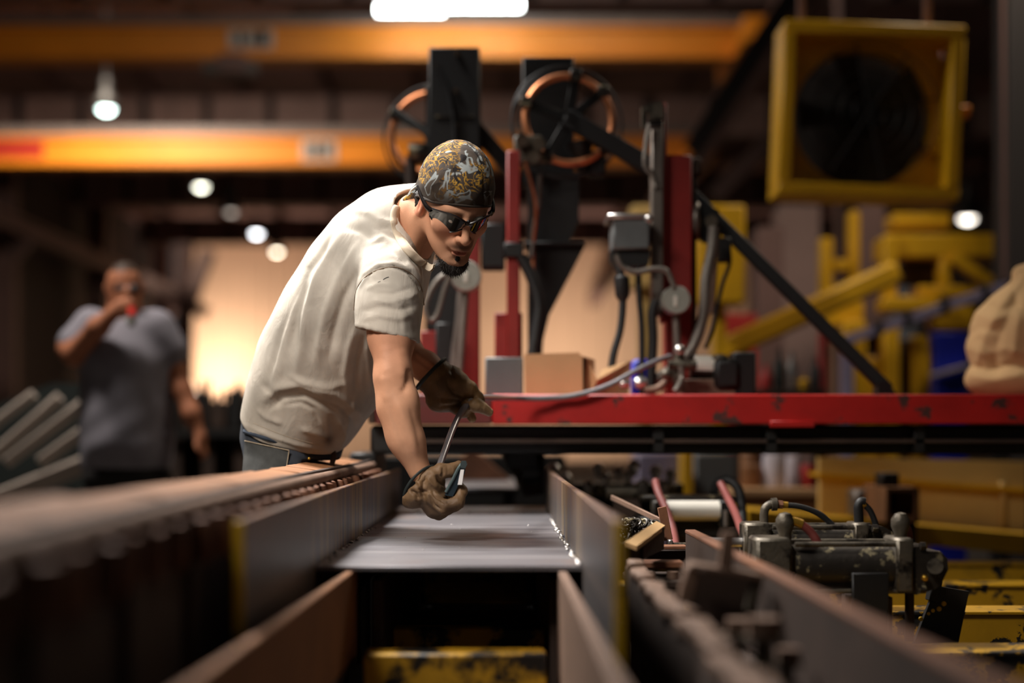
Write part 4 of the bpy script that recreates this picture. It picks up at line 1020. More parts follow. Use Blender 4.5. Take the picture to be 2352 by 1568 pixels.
# square black tube end and box in front of the girder
t = thing('tube_stub', 'square steel tube end with a black opening before the yellow girder', 'tube', P(2070, 1195, 5.0))
gq = G()
for (x0, y0, x1, y1) in ((2038, 1118, 2112, 1130), (2038, 1186, 2112, 1200), (2034, 1118, 2044, 1200), (2102, 1118, 2112, 1200)):
    gq.bpx(x0, y0, x1, y1, 4.95, .3, .002)
part(t, 'tube_wall', gq, M['rust_plank'])
part(t, 'tube_back', G().bpx(2040, 1124, 2106, 1190, 5.2, .02), M['ink'])
part(t, 'stub_post', G().box((P(2073, 0, 5.1).x, 5.1, (H - U(200, 4.95)) / 2), (.07, .1, H - U(200, 4.95))), M['rust_dark'])
part(t, 'top_box', G().bpx(2026, 1086, 2066, 1118, 5.0, .1, .004), M['black_steel'])
g = G().bpx(1962, 1124, 2016, 1191, 5.22, .12, .012)
solo('pale_block', g, M['grey_steel'], 'pale grey machine block beside the square tube end', 'block')


# ================================================================== YELLOW FAN
Yv = 6.6
fan = thing('box_fan', 'large square yellow industrial fan hanging beneath the roof', 'fan', P(1990, 465, Yv))
fx0, fy0, fx1, fy1 = 1783, 68, 2192, 462
Rt = Matrix.Rotation(math.radians(2.2), 3, 'Y')
fc = P((fx0 + fx1) / 2, (fy0 + fy1) / 2, Yv); hw = U((fx1 - fx0) / 2, Yv); hz = U((fy1 - fy0) / 2, Yv); wf = U(28, Yv)
def fb(cx, cz, sx, sz, y0=0, sy=.24, bev=.006):
    g = G().box((0, 0, 0), (sx, sy, sz), None, bev)
    g.v = [Rt @ (v + Vector((cx, y0, cz))) + fc for v in g.v]; return g
m_fan = M['yellow_paint']
part(fan, 'frame_rail', fb(0, hz - wf / 2, 2 * hw, wf), m_fan); part(fan, 'frame_rail', fb(0, -hz + wf / 2, 2 * hw, wf), m_fan)
part(fan, 'frame_stile', fb(-hw + wf / 2, 0, wf, 2 * hz - 2 * wf), m_fan); part(fan, 'frame_stile', fb(hw - wf / 2, 0, wf, 2 * hz - 2 * wf), m_fan)
# shroud plate with round opening
Ri = U(160, Yv); n = 48; vs = []; fs = []
iw = hw - wf; ih = hz - wf
for k in range(n):
    a = 2 * math.pi * k / n; c_, s_ = math.cos(a), math.sin(a)
    q = min(iw / max(abs(c_), 1e-6), ih / max(abs(s_), 1e-6))
    for (rx, yy) in ((Ri, .05), (q, .05), (Ri, .16)):
        vs.append(Rt @ Vector((c_ * rx, yy, s_ * rx)) + fc)
for k in range(n):
    j = (k + 1) % n
    fs.append((3 * k, 3 * j, 3 * j + 1, 3 * k + 1)); fs.append((3 * k, 3 * k + 2, 3 * j + 2, 3 * j))
part(fan, 'shroud', G().add(vs, fs), m_fan)
for (cx, cz) in ((-1, -1), (1, -1), (1, 1), (-1, 1)):
    pass
part(fan, 'motor', G().cyl(fc + Vector((0, .02, 0)), fc + Vector((0, .2, 0)), .075, n=20), M['black_steel'])
part(fan, 'hub', G().cyl(fc + Vector((0, -.02, 0)), fc + Vector((0, .05, 0)), .045, n=20), M['black_steel'])
for k in range(5):
    a = 2 * math.pi * k / 5 + .5
    d_ = Vector((math.cos(a), 0, math.sin(a))); e_ = Vector((-math.sin(a), 0, math.cos(a)))
    yv = Vector((0, 1, 0))
    pts = [fc + d_ * .04 + e_ * .03 + yv * .03, fc + d_ * (Ri * .92) + e_ * .10 + yv * .0, fc + d_ * (Ri * .95) - e_ * .06 + yv * .1, fc + d_ * .04 - e_ * .03 + yv * .07]
    part(fan, 'blade', G().prism(pts, (0, .008, 0)), M['ink'])
for k in range(5):
    part(fan, 'guard_ring', G().ring(fc + Vector((0, -.07, 0)), (0, 1, 0), Ri * (.22 + .19 * k), .003, 36, 5), M['black_steel'])
for k in range(4):
    a = math.pi * k / 4 + .2
    d_ = Vector((math.cos(a), 0, math.sin(a))) * Ri
    part(fan, 'guard_spoke', G().cyl(fc - d_ + Vector((0, -.075, 0)), fc + d_ + Vector((0, -.075, 0)), .004, n=6), M['black_steel'])
part(fan, 'back_plate', fb(0, 0, 2 * iw, 2 * ih, .22, .02, 0), M['ink'])
part(fan, 'side_latch', G().box(P(2208, 258, Yv), (U(34, Yv), .06, U(26, Yv)), None, .006), M['crane_orange'])
for px in (1840, 2130):
    part(fan, 'hanger', G().bar(P(px, 62, Yv + .1), (P(px, 0, Yv).x, Yv + .1, 9.4), .03, .03), M['steel_brown'])

# ================================================================== YELLOW MACHINE IN THE BACKGROUND
YM = 8.2
ym = thing('yellow_press', 'big yellow machine frame of posts and beams beyond the table', 'machine', P(2150, 1000, YM).xy.to_3d())
def yb(name, x0, y0, x1, y1, Y=YM, d_=.15, m='yellow_paint'):
    return part(ym, name, G().bpx(x0, y0, x1, y1, Y, d_, .01), M[m])
foot = 1000 + H * F / YM
yb('head_beam', 2036, 536, 2310, 590, YM, .3)
yb('head_block', 2052, 488, 2184, 522, YM + .1, .2)
yb('post', 2030, 540, 2062, 700, YM - .05, .1)
yb('post', 2160, 588, 2186, 660, YM)
part(ym, 'strut', G().bar(P(2185, 590, YM), P(2275, 650, YM), .06, U(34, YM), up=(0, 1, 0)), M['yellow_paint'])
yb('shelf', 2032, 680, 2165, 712, YM - .1, .2)
yb('shelf', 2110, 655, 2260, 680, YM, .2)
yb('hopper', 2078, 600, 2152, 652, YM + .1, .15, 'rust_dark')
yb('post', 1886, 545, 1914, 690, YM + .3, .1)
yb('post', 1952, 484, 1976, 720, YM + .35, .1)
yb('cross_bar', 1914, 595, 1955, 622, YM + .32, .08)
yb('post', 1940, 735, 1990, foot, YM - .1, .1)
yb('post', 2030, 740, 2066, foot, YM - .1, .12)
yb('post', 2098, 770, 2136, foot, YM, .1)
yb('panel', 1985, 820, 2032, foot, YM - .05, .05)
yb('panel', 1900, 690, 1985, 748, YM, .1)
yb('dark_panel', 1984, 748, 2030, 815, YM + .1, .05, 'rust_dark')
yb('dark_panel', 2068, 780, 2098, foot, YM + .1, .05, 'rust_dark')
yb('side_panel', 2138, 700, 2240, 756, YM + .02, .1)
yb('collar', 2318, 578, 2352, 610, YM - .5, .1)
yb('collar_pipe', 2326, 530, 2350, 578, YM - .48, .1, 'grey_steel')
part(ym, 'chute', G().bar(P(1640, 812, YM - .4), P(2062, 622, YM - .4), U(50, YM), .10, up=(0, 1, 0), bev=.03), M['yellow_paint'], 'sloping yellow chute')
part(ym, 'chute_leg', G().bar(P(1700, 790, YM - .3), (P(1700, 0, YM).x, YM - .3, 0), .08, .08), M['rust_dark'])
g = G().bpx(2146, 762, 2222, foot, YM - .2, .1, .008); t = solo('blue_drum', g, M['blue_paint'], 'bright blue tall panel with a pale strap beside the canvas bag', 'panel')
part(t, 'strap', G().bar(P(2138, 862, YM - .24), P(2226, 838, YM - .24), .02, U(22, YM), up=(0, 1, 0)), M['bar_grey'], 'pale strap')
g = thing('slat_bar', 'inclined violet grey bar with dark clips crossing the yellow machine', 'bar', P(1950, 780, 7.6))
part(g, 'bar', G().bar(P(1930, 785, 7.6), P(2310, 656.75, 7.6), .05, U(24, 7.6), up=(0, 1, 0)), M['blue_grey'])
for px in (2020, 2085, 2172, 2265):
    part(g, 'clip', G().bpx(px - 7, 785 - (px - 1930) * .3375 - 20, px + 7, 785 - (px - 1930) * .3375 + 18, 7.56, .1, .004), M['black_steel'])
part(g, 'bar_post', G().bar(P(1945, 785, 7.62), (P(1945, 0, 7.62).x, 7.62, 0), .06, .06), M['blue_grey'])
part(g, 'bar_post', G().bar(P(2290, 668, 7.62), (P(2290, 0, 7.62).x, 7.62, 0), .06, .06), M['black_steel'])
# yellow cabinet and smaller posts behind the slide station
Yc = 7.4; fc_ = 1000 + H * F / Yc
g = G().bpx(1606, 470, 1712, 696, Yc, .25, .01); gq = G().bpx(1640, 696, 1668, fc_, Yc + .06, .12, .004); g.add(gq.v, gq.f); solo('yellow_cabinet', g, M['yellow_paint'], 'tall yellow cabinet behind the dark red slide station', 'cabinet')
g = G().bpx(1450, 470, 1530, 660, Yc + .2, .2, .01); gq = G().bpx(1470, 660, 1500, fc_, Yc + .25, .1); g.add(gq.v, gq.f)
solo('yellow_cabinet', g, M['yellow_pale'], 'faded yellow cabinet partly behind the control box', 'cabinet')
g = G().bpx(1884, 762, 1902, 1000 + H * F / 7, 7, .06, .004); solo('red_pole', g, M['red_post'], 'thin bright red pole in front of the yellow machine', 'pole')
g = G().bpx(1740, 520, 1800, 1000 + H * F / 9.5, 9.5, .3, .01); solo('purple_column', g, M['steel_brown'], 'purple brown column behind the diagonal strut', 'column')
g = G().bpx(1976, 470, 2034, 1000 + H * F / 9.6, 9.6, .3, .01); solo('purple_column', g, M['steel_brown'], 'purple brown column behind the yellow machine posts', 'column')
g = G().bpx(1790, 470, 1885, 1000 + H * F / 11, 11, .3, .01); solo('wall_cabinet', g, M['purlin'], 'pale brown tall cupboard under the yellow fan', 'cupboard')
g = G().bpx(1660, 720, 1740, 1000 + H * F / 8.8, 8.8, .3, .01); solo('red_cabinet', g, M['cup_red'], 'faded red cabinet behind the yellow chute', 'cabinet')
# blurred goods between motor and strut
Ye = 6.8; fe = 1000 + H * F / Ye
bench2 = thing('goods_bench', 'low dark bench with bottles behind the feed motor', 'bench', P(1820, fe, Ye))
part(bench2, 'bench_top', G().bpx(1735, 893, 1900, 905, Ye - .1, .4, .004), M['rust_dark'])
for px in (1745, 1890): part(bench2, 'leg', G().box((P(px, 0, Ye).x, Ye + .1, (H + U(95, Ye)) / 2), (.05, .05, H + U(95, Ye))), M['rust_dark'])
def bottle(name, label, px, ytop, r, m, Y=Ye):
    b = P(px, 893, Y); b.z = H + U(107, Ye - .1); hh_ = P(px, ytop, Y).z - b.z
    return solo(name, G().lathe(b, (0, 0, hh_), [(U(r, Y) * .95, 0), (U(r, Y), .05), (U(r, Y), .6), (U(r * .4, Y), .8), (U(r * .4, Y), 1)], 16), m, label, 'bottle', 'bottles on the goods bench')
bottle('bottle', 'red bottle on the goods bench beside the feed motor', 1760, 838, 14, M['cup_red'])
bottle('bottle', 'dark green tall bottle on the goods bench', 1790, 800, 13, M['dark_green'])
bottle('bottle', 'silvery round bottle on the goods bench', 1818, 806, 13, M['bright_steel'])
bottle('bottle', 'yellow squat bottle on the goods bench', 1846, 862, 13, M['yellow_paint'])
bottle('bottle', 'black bottle nearest the thin red pole', 1873, 820, 12, M['black_rubber'])

# ================================================================== LEFT BACKGROUND
Yl = 7.0
rk = thing('bar_rack', 'dark green rack holding slanting steel bars', 'rack', P(110, 1000 + H * F / (Yl + .3), Yl + .3))
part(rk, 'rack_plate', G().ppx([(-60, 1180), (-60, 950), (120, 880), (215, 880), (215, 1180)], Yl + .25, .05), M['dark_green'])
for px in (-30, 190): part(rk, 'leg', G().box((P(px, 0, Yl).x, Yl + .35, .45), (.08, .1, .9)), M['dark_green'])
bars = [((-60, 1010), (78, 905), 30), ((-60, 1085), (138, 912), 34), ((15, 1062), (205, 917), 36), ((92, 1060), (205, 980), 36), ((-60, 1168), (205, 1062), 60)]
names = ['uppermost slanting pale steel bar on the rack', 'second slanting pale steel bar on the rack', 'long bright slanting steel bar in the middle of the rack', 'short slanting pale steel bar just above the wide one', 'wide grey slanting steel bar lowest on the rack']
for (a, b, wd), lb in zip(bars, names):
    g = G().bar(P(*a, Yl), P(*b, Yl), .05, U(wd * .66, Yl), up=(0, -.35, 1), bev=.001)
    solo('steel_bar', g, M['bar_grey'], lb, 'steel bar', 'slanting steel bars on the rack')
# dark workbench behind the man
Yo = 9.0
wbn = thing('cluttered_workbench', 'dark cluttered workbench between the man in grey and the worker', 'workbench', P(480, 1000 + H * F / Yo, Yo))
part(wbn, 'bench_top', G().bpx(385, 985, 610, 1004, Yo, .6, .006), M['black_steel'])
for px in (395, 470, 545, 600): part(wbn, 'leg', G().box((P(px, 0, Yo).x, Yo + .3, (H - .02) / 2), (.07, .4, H - .02)), M['rust_dark'])
part(wbn, 'back_board', G().bpx(388, 935, 608, 1120, Yo + .55, .04), M['rust_dark'])
rr = random.Random(4)
wt = P(0, 985, Yo).z + .003
for i, (px, wd, ht) in enumerate(((400, 30, 70), (438, 36, 52), (470, 26, 84), (505, 40, 64), (545, 34, 88), (585, 36, 72))):
    x = P(px, 0, Yo + .2).x; w_ = U(wd, Yo) ; h_ = U(ht, Yo)
    g = G().box((x, Yo + .2, wt + h_ / 2), (w_, .2, h_), None, .01)
    t = solo('parts_bin', g, M['rust_dark'] if i % 2 else M['black_steel'],
         ['dark parts bin nearest the man in grey', 'low dark bin second on the workbench', 'tall narrow bin third on the workbench', 'wide dark bin in the middle of the workbench', 'tallest dark bin on the workbench', 'dark bin nearest the worker\'s hip'][i], 'bin', 'parts bins on the dark workbench')
    for k in range(3):
        xx = x + (k - 1) * w_ * .28
        part(t, 'rod', G().cyl((xx, Yo + .2, wt + h_ * .9), (xx + rr.uniform(-.02, .02), Yo + .2, wt + h_ + rr.uniform(.02, .09)), .012, n=6), M['black_steel'])
# ================================================================== PEOPLE
# ---- implicit-surface modelling: shapes are smooth unions, meshed with surface nets
def smin(a, b, k):
    h = np.clip(.5 + .5 * (b - a) / k, 0, 1)
    return b + (a - b) * h - k * h * (1 - h)
def smax(a, b, k): return -smin(-a, -b, k)
def s_cone(p, a, b, ra, rb):
    a = np.array(a, np.float32); b = np.array(b, np.float32); ba = b - a
    t = np.clip(((p - a) @ ba) / (ba @ ba), 0, 1)
    return np.linalg.norm(p - a - t[:, None] * ba, axis=1) - (ra + (rb - ra) * t)
def s_ell(p, c, r, R=None):
    q = p - np.array(c, np.float32)
    if R is not None: q = q @ np.array(R, np.float32)
    r = np.array(r, np.float32)
    k0 = np.linalg.norm(q / r, axis=1); k1 = np.linalg.norm(q / (r * r), axis=1)
    return k0 * (k0 - 1) / np.maximum(k1, 1e-6)
def s_chain(p, pts, rs, k=.012):
    d = None
    for i in range(len(pts) - 1):
        e = s_cone(p, pts[i], pts[i + 1], rs[i], rs[i + 1])
        d = e if d is None else smin(d, e, k)
    return d
def nets(f, lo, hi, h):
    lo = np.array(lo, np.float32); n = np.ceil((np.array(hi) - lo) / h).astype(int) + 1
    ax = [lo[i] + h * np.arange(n[i], dtype=np.float32) for i in range(3)]
    V = np.empty(n, np.float32)
    YY, ZZ = np.meshgrid(ax[1], ax[2], indexing='ij')
    step = max(1, int(400000 / (n[1] * n[2])))
    for i in range(0, n[0], step):
        xs = ax[0][i:i + step]
        p = np.stack([np.repeat(xs, YY.size), np.tile(YY.ravel(), len(xs)), np.tile(ZZ.ravel(), len(xs))], 1)
        V[i:i + len(xs)] = f(p).reshape(len(xs), n[1], n[2])
    S = V < 0
    c = [slice(0, -1), slice(1, None)]
    cnt = np.zeros(n - 1, np.int8)
    for i in (0, 1):
        for j in (0, 1):
            for k in (0, 1): cnt += S[c[i], c[j], c[k]]
    act = (cnt > 0) & (cnt < 8)
    idx = np.full(n - 1, -1, np.int64); idx[act] = np.arange(act.sum())
    I = np.argwhere(act); acc = np.zeros((len(I), 3), np.float32); m = np.zeros(len(I), np.float32)
    cor = [(i, j, k) for i in (0, 1) for j in (0, 1) for k in (0, 1)]
    cv = {q: V[I[:, 0] + q[0], I[:, 1] + q[1], I[:, 2] + q[2]] for q in cor}
    for a in cor:
        for d in range(3):
            if a[d] == 0:
                b = list(a); b[d] = 1; b = tuple(b)
                va, vb = cv[a], cv[b]; cr = (va < 0) != (vb < 0)
                t = np.where(cr, va / np.where(cr, va - vb, 1), 0)
                q = np.array(a, np.float32)[None] + np.zeros((len(I), 3), np.float32); q[:, d] += t
                acc += np.where(cr[:, None], q, 0); m += cr
    verts = lo + h * (I + acc / np.maximum(m, 1)[:, None])
    faces = []
    for d in range(3):
        e = [(d + 1) % 3, (d + 2) % 3]
        sa = [slice(None)] * 3; sb = [slice(None)] * 3
        sa[d] = slice(0, -1); sb[d] = slice(1, None)
        A = S[tuple(sa)]; B = S[tuple(sb)]
        E = np.argwhere(A != B)
        ok = (E[:, e[0]] > 0) & (E[:, e[1]] > 0) & (E[:, e[0]] < n[e[0]] - 1) & (E[:, e[1]] < n[e[1]] - 1)
        E = E[ok]
        if not len(E): continue
        fl = A[E[:, 0], E[:, 1], E[:, 2]]
        q = []
        for o in ((0, 0), (-1, 0), (-1, -1), (0, -1)):
            g = E.copy(); g[:, e[0]] += o[0]; g[:, e[1]] += o[1]
            q.append(idx[g[:, 0], g[:, 1], g[:, 2]])
        q = np.stack(q, 1)
        q[fl] = q[fl][:, ::-1]
        faces.append(q)
    faces = np.concatenate(faces)
    faces = faces[(faces >= 0).all(1)][:, ::-1]
    return verts.astype(np.float64), faces
def vnormals(v, f):
    nn = np.zeros_like(v)
    fn = np.cross(v[f[:, 2]] - v[f[:, 0]], v[f[:, 3]] - v[f[:, 1]])
    for k in range(4): np.add.at(nn, f[:, k], fn)
    return nn / np.maximum(np.linalg.norm(nn, axis=1), 1e-9)[:, None]
def smooth(v, f, it=2, w=.5):
    for _ in range(it):
        s = np.zeros_like(v); c = np.zeros(len(v))
        for k in range(4):
            a, b = f[:, k], f[:, (k + 1) % 4]
            np.add.at(s, a, v[b]); np.add.at(s, b, v[a]); np.add.at(c, a, 1); np.add.at(c, b, 1)
        v = v + w * (s / np.maximum(c, 1)[:, None] - v)
    return v
def npart(parent, name, v, f, m, label=None, colors=None):
    me = bpy.data.meshes.new(name); o_ = np.array(wloc(parent))
    me.from_pydata((v - o_).tolist(), [], f.tolist()); me.shade_smooth()
    if colors is not None:
        at = me.color_attributes.new('tint', 'FLOAT_COLOR', 'POINT')
        at.data.foreach_set('color', np.concatenate([colors, np.ones((len(v), 1))], 1).astype(np.float32).ravel())
    me.materials.append(m)
    o = bpy.data.objects.new(name, me); COL.objects.link(o); o.parent = parent
    if label: o['label'] = label
    return o
def to_px(v): return VX + F * v[:, 0] / v[:, 1], VY - F * (v[:, 2] - H) / v[:, 1]
def pdist(x, y, pts, side=False):
    d = np.full(len(x), 1e9); tt = np.zeros(len(x)); sg = np.zeros(len(x)); L = 0; tot = sum(math.dist(a, b) for a, b in zip(pts[:-1], pts[1:]))
    for a, b in zip(pts[:-1], pts[1:]):
        ax, ay = a; bx, by = b[0] - a[0], b[1] - a[1]; ll = bx * bx + by * by
        t = np.clip(((x - ax) * bx + (y - ay) * by) / ll, 0, 1)
        q = np.hypot(x - ax - t * bx, y - ay - t * by)
        u = q < d; d = np.where(u, q, d); tt = np.where(u, (L + t * math.sqrt(ll)) / tot, tt); sg = np.where(u, (bx * (y - ay) - by * (x - ax)) / math.sqrt(ll), sg); L += math.sqrt(ll)
    return (d, tt, sg) if side else (d, tt)
def crumple(v, f, creases, noise_amp=0.0):
    """cloth folds: ridges (+) and valleys (-) along lines over the side of the cloth that the lines lie on"""
    n = vnormals(v, f); x, y = to_px(v); d = np.zeros(len(v)); face = np.clip(-n[:, 1] * 1.6 + .25, 0, 1)
    for pts, amp, wd in creases:
        q, t, sg = pdist(x, y, pts, True)
        ww = wd * np.where(np.clip(sg / (wd * .5), -1, 1) > 0, .62, 1.05)
        d += amp * .00095 * np.exp(-(q / ww) ** 2) * np.clip(np.minimum(t, 1 - t) * 5 + .15, 0, 1)
    d *= face
    if noise_amp:
        p = v * 1.0
        d += noise_amp * (np.sin(p[:, 0] * 31 + 3 * np.sin(p[:, 2] * 13)) * np.sin(p[:, 2] * 23 + 2 * np.sin(p[:, 1] * 17)) + .6 * np.sin(p[:, 0] * 57 + p[:, 2] * 41 + 2 * np.sin(p[:, 1] * 29)))
    return v + n * d[:, None]

# ---- materials
def tinted(name, rough, bump=.0, bscale=300, spec=.5, noise=.08, nscale=20, sss=0, wrinkle=0):
    m, N, L, b = nodes_mat(name)
    at = N.new('ShaderNodeAttribute'); at.attribute_name = 'tint'
    tc = N.new('ShaderNodeTexCoord'); n = N.new('ShaderNodeTexNoise'); n.inputs['Scale'].default_value = nscale; n.inputs['Detail'].default_value = 5
    L.new(tc.outputs['Object'], n.inputs['Vector'])
    mr = N.new('ShaderNodeMapRange'); mr.inputs[1].default_value = .3; mr.inputs[2].default_value = .7; mr.inputs[3].default_value = 1 - noise; mr.inputs[4].default_value = 1 + noise
    L.new(n.outputs['Fac'], mr.inputs[0])
    mx = N.new('ShaderNodeVectorMath'); mx.operation = 'SCALE'; L.new(at.outputs['Color'], mx.inputs[0]); L.new(mr.outputs[0], mx.inputs['Scale'])
    L.new(mx.outputs[0], b.inputs['Base Color'])
    b.inputs['Roughness'].default_value = rough; b.inputs['Specular IOR Level'].default_value = spec
    if sss:
        b.inputs['Subsurface Weight'].default_value = sss; b.inputs['Subsurface Radius'].default_value = (.012, .005, .003); b.inputs['Subsurface Scale'].default_value = 1.0
    if bump:
        n2 = N.new('ShaderNodeTexNoise'); n2.inputs['Scale'].default_value = bscale; n2.inputs['Detail'].default_value = 3; L.new(tc.outputs['Object'], n2.inputs['Vector'])
        bp = N.new('ShaderNodeBump'); bp.inputs['Strength'].default_value = bump; bp.inputs['Distance'].default_value = .002
        L.new(n2.outputs['Fac'], bp.inputs['Height']); L.new(bp.outputs[0], b.inputs['Normal'])
        if wrinkle:
            mp = N.new('ShaderNodeMapping'); mp.inputs['Rotation'].default_value = (0, .6, 0); mp.inputs['Scale'].default_value = (1.6, 1, .7); L.new(tc.outputs['Object'], mp.inputs['Vector'])
            n3_ = N.new('ShaderNodeTexNoise'); n3_.inputs['Scale'].default_value = 15; n3_.inputs['Detail'].default_value = 3; n3_.inputs['Distortion'].default_value = 1.2; L.new(mp.outputs[0], n3_.inputs['Vector'])
            b2 = N.new('ShaderNodeBump'); b2.inputs['Strength'].default_value = wrinkle; b2.inputs['Distance'].default_value = .02
            L.new(n3_.outputs['Fac'], b2.inputs['Height']); L.new(b2.outputs[0], bp.inputs['Normal'])
    return m
M['skin'] = tinted('skin', .6, .12, 420, .25, .08, 30)
M['cloth'] = tinted('dusty_cotton', .9, .10, 700, .2, .17, 11, wrinkle=.14)
M['leather'] = tinted('brown_leather', .6, .35, 170, .4, .25, 26, wrinkle=.3)
M['denim'] = mat('denim', srgb(38, 42, 50), .9, var=.3, scale=14, bump=.12, bscale=500, col3=srgb(62, 62, 62), chip3=.55, c3scale=8, soft3=.3)
M['hair'] = mat('hair', srgb(30, 22, 17), .6, var=.4, scale=90, bump=.6, bscale=260)
M['trim_green'] = mat('trim_green', srgb(26, 34, 32), .6, var=.15, scale=40)
M['stitch'] = mat('stitch', srgb(168, 150, 126), .9, var=.1)

def skin_cols(n): return np.tile(np.array(srgb(203, 149, 117)), (n, 1))
def blend(c, col, w): return c * (1 - w[:, None]) + np.array(col)[None] * w[:, None]
def sst(x, a, b):
    t = np.clip((x - a) / (b - a), 0, 1); return t * t * (3 - 2 * t)

# ------------------------------------------------------------------ THE WORKER
wk = thing('person', 'worker in a dusty off-white T-shirt, patterned skull cap and gloves bending over the beam', 'person', (-.62, 3.45, 0))
A3 = P(668, 1015, 3.42); B3 = P(948, 520, 3.20)
d3 = (B3 - A3).normalized(); n3 = Vector((1, 0, 0)); n3 = Vector((d3.z, 0, -d3.x)).normalized(); b3 = n3.cross(d3).normalized()
if b3.y > 0: b3 = -b3                                            # b3 points at the camera
LEN = (B3 - A3).length
KS = LEN / 568.7                                                  # metres per pixel along the trunk
ST = np.array([-70, -30, 54, 130, 198, 323, 431, 522, 590, 625, 645, 660])
BK = np.array([-100, -107, -137, -155, -167, -169, -161, -143, -112, -74, -40, -20.])
FR = np.array([102, 104, 113, 119, 127, 118, 100, 74, 50, 28, 8, -5.])
HB = np.array([.150, .152, .158, .162, .165, .172, .172, .158, .118, .085, .055, .03])
CB = np.array([.0, .0, .0, .0, .0, .005, .012, .02, .015, .005, .0, .0])
fine = np.linspace(-70, 660, 300)
def sm(y):
    q = np.interp(fine, ST, y)
    ker = np.hanning(31); ker /= ker.sum()
    return np.convolve(np.pad(q, 15, 'edge'), ker, 'valid')
BKf, FRf, HBf, CBf = sm(BK), sm(FR), sm(HB), sm(CB)
nA, nd, nn3, nb = (np.array(x, np.float32) for x in (A3, d3, n3, b3))
def trunk(p, grow=0.0, s0=-30.0, hem=True, extra=0.0):
    q = p - nA; s = (q @ nd) / KS; u = q @ nn3; w_ = q @ nb
    bk = np.interp(s, fine, BKf) * KS; fr = np.interp(s, fine, FRf) * KS; hb = np.interp(s, fine, HBf) + grow; cb = np.interp(s, fine, CBf)
    hn = (fr - bk) / 2 + grow; cn = (fr + bk) / 2
    k = (np.abs((u - cn) / np.maximum(hn, .004)) ** 2.25 + np.abs((w_ - cb) / np.maximum(hb, .004)) ** 2.25) ** (1 / 2.25)
    d = (k - 1) * np.minimum(np.maximum(hn, .004), np.maximum(hb, .004))
    lim = s0 + 0 * s
    if hem:                                                       # hem line slopes: back high, front low
        lim = s0 + 69 + .24 * (u / KS) + 2.5 * np.sin(u * 40)
    return smax(d, (lim - s) * KS, .006)
YSH, YEL, YWR = 3.045, 2.99, 2.985
def W(x, y, Y): return np.array(P(x, y, Y), np.float32)
def r_(n, Y=3.02): return U(n, Y)
slv0, slv1 = W(897, 632, YSH + .01), W(889, 778, YSH - .01)
sld = (slv1 - slv0) / np.linalg.norm(slv1 - slv0)
def sleeve(p, grow=0.0):
    d = s_chain(p, [W(880, 570, YSH + .10), W(896, 640, YSH + .015), W(893, 700, YSH), W(888, 800, YSH - .01)], [r_(62) + grow, r_(70) + grow, r_(71) + grow, r_(78) + grow], .03)
    return d
hem_n = np.array(P(889, 768, YSH) - P(885, 700, YSH), np.float32); hem_n /= np.linalg.norm(hem_n)
hem_n = hem_n + np.array([-.30, 0, 0], np.float32); hem_n /= np.linalg.norm(hem_n)
hem_c = W(889, 772, YSH)
def sleeve_cut(p): return (p - hem_c) @ hem_n
def far_sleeve(p, grow=0.0):
    return s_chain(p, [W(895, 590, 3.36), W(915, 650, 3.42), W(915, 720, 3.42)], [r_(56) + grow, r_(54) + grow, r_(50) + grow], .03)
NK0, NK1 = W(934, 565, 3.19), W(1004, 478, 3.09)
def neckhole(p): return s_cone(p, W(925, 580, 3.20), W(960, 500, 3.13), r_(61), r_(69))
def shirt(p):
    o = trunk(p)
    sl = smax(sleeve(p), sleeve_cut(p), .004)
    fs_ = smax(far_sleeve(p), (p - W(915, 735, 3.42)) @ hem_n, .004)
    o = smin(o, sl, .035); o = smin(o, fs_, .05)
    i = smax(sleeve(p, -.010), -(p - W(886, 722, YSH)) @ hem_n, .01)
    o = smax(o, -i, .003)
    i2 = trunk(p, -.008, -200, False); i2 = smax(i2, ((p - nA) @ nd) / KS * KS - .03, .01)
    o = smax(o, -i2, .003)
    return smax(o, -neckhole(p), .008)
v, f = nets(shirt, (-.66, 2.90, .92), (-.02, 3.66, 1.62), .0042)
v = smooth(v, f, 2, .5)
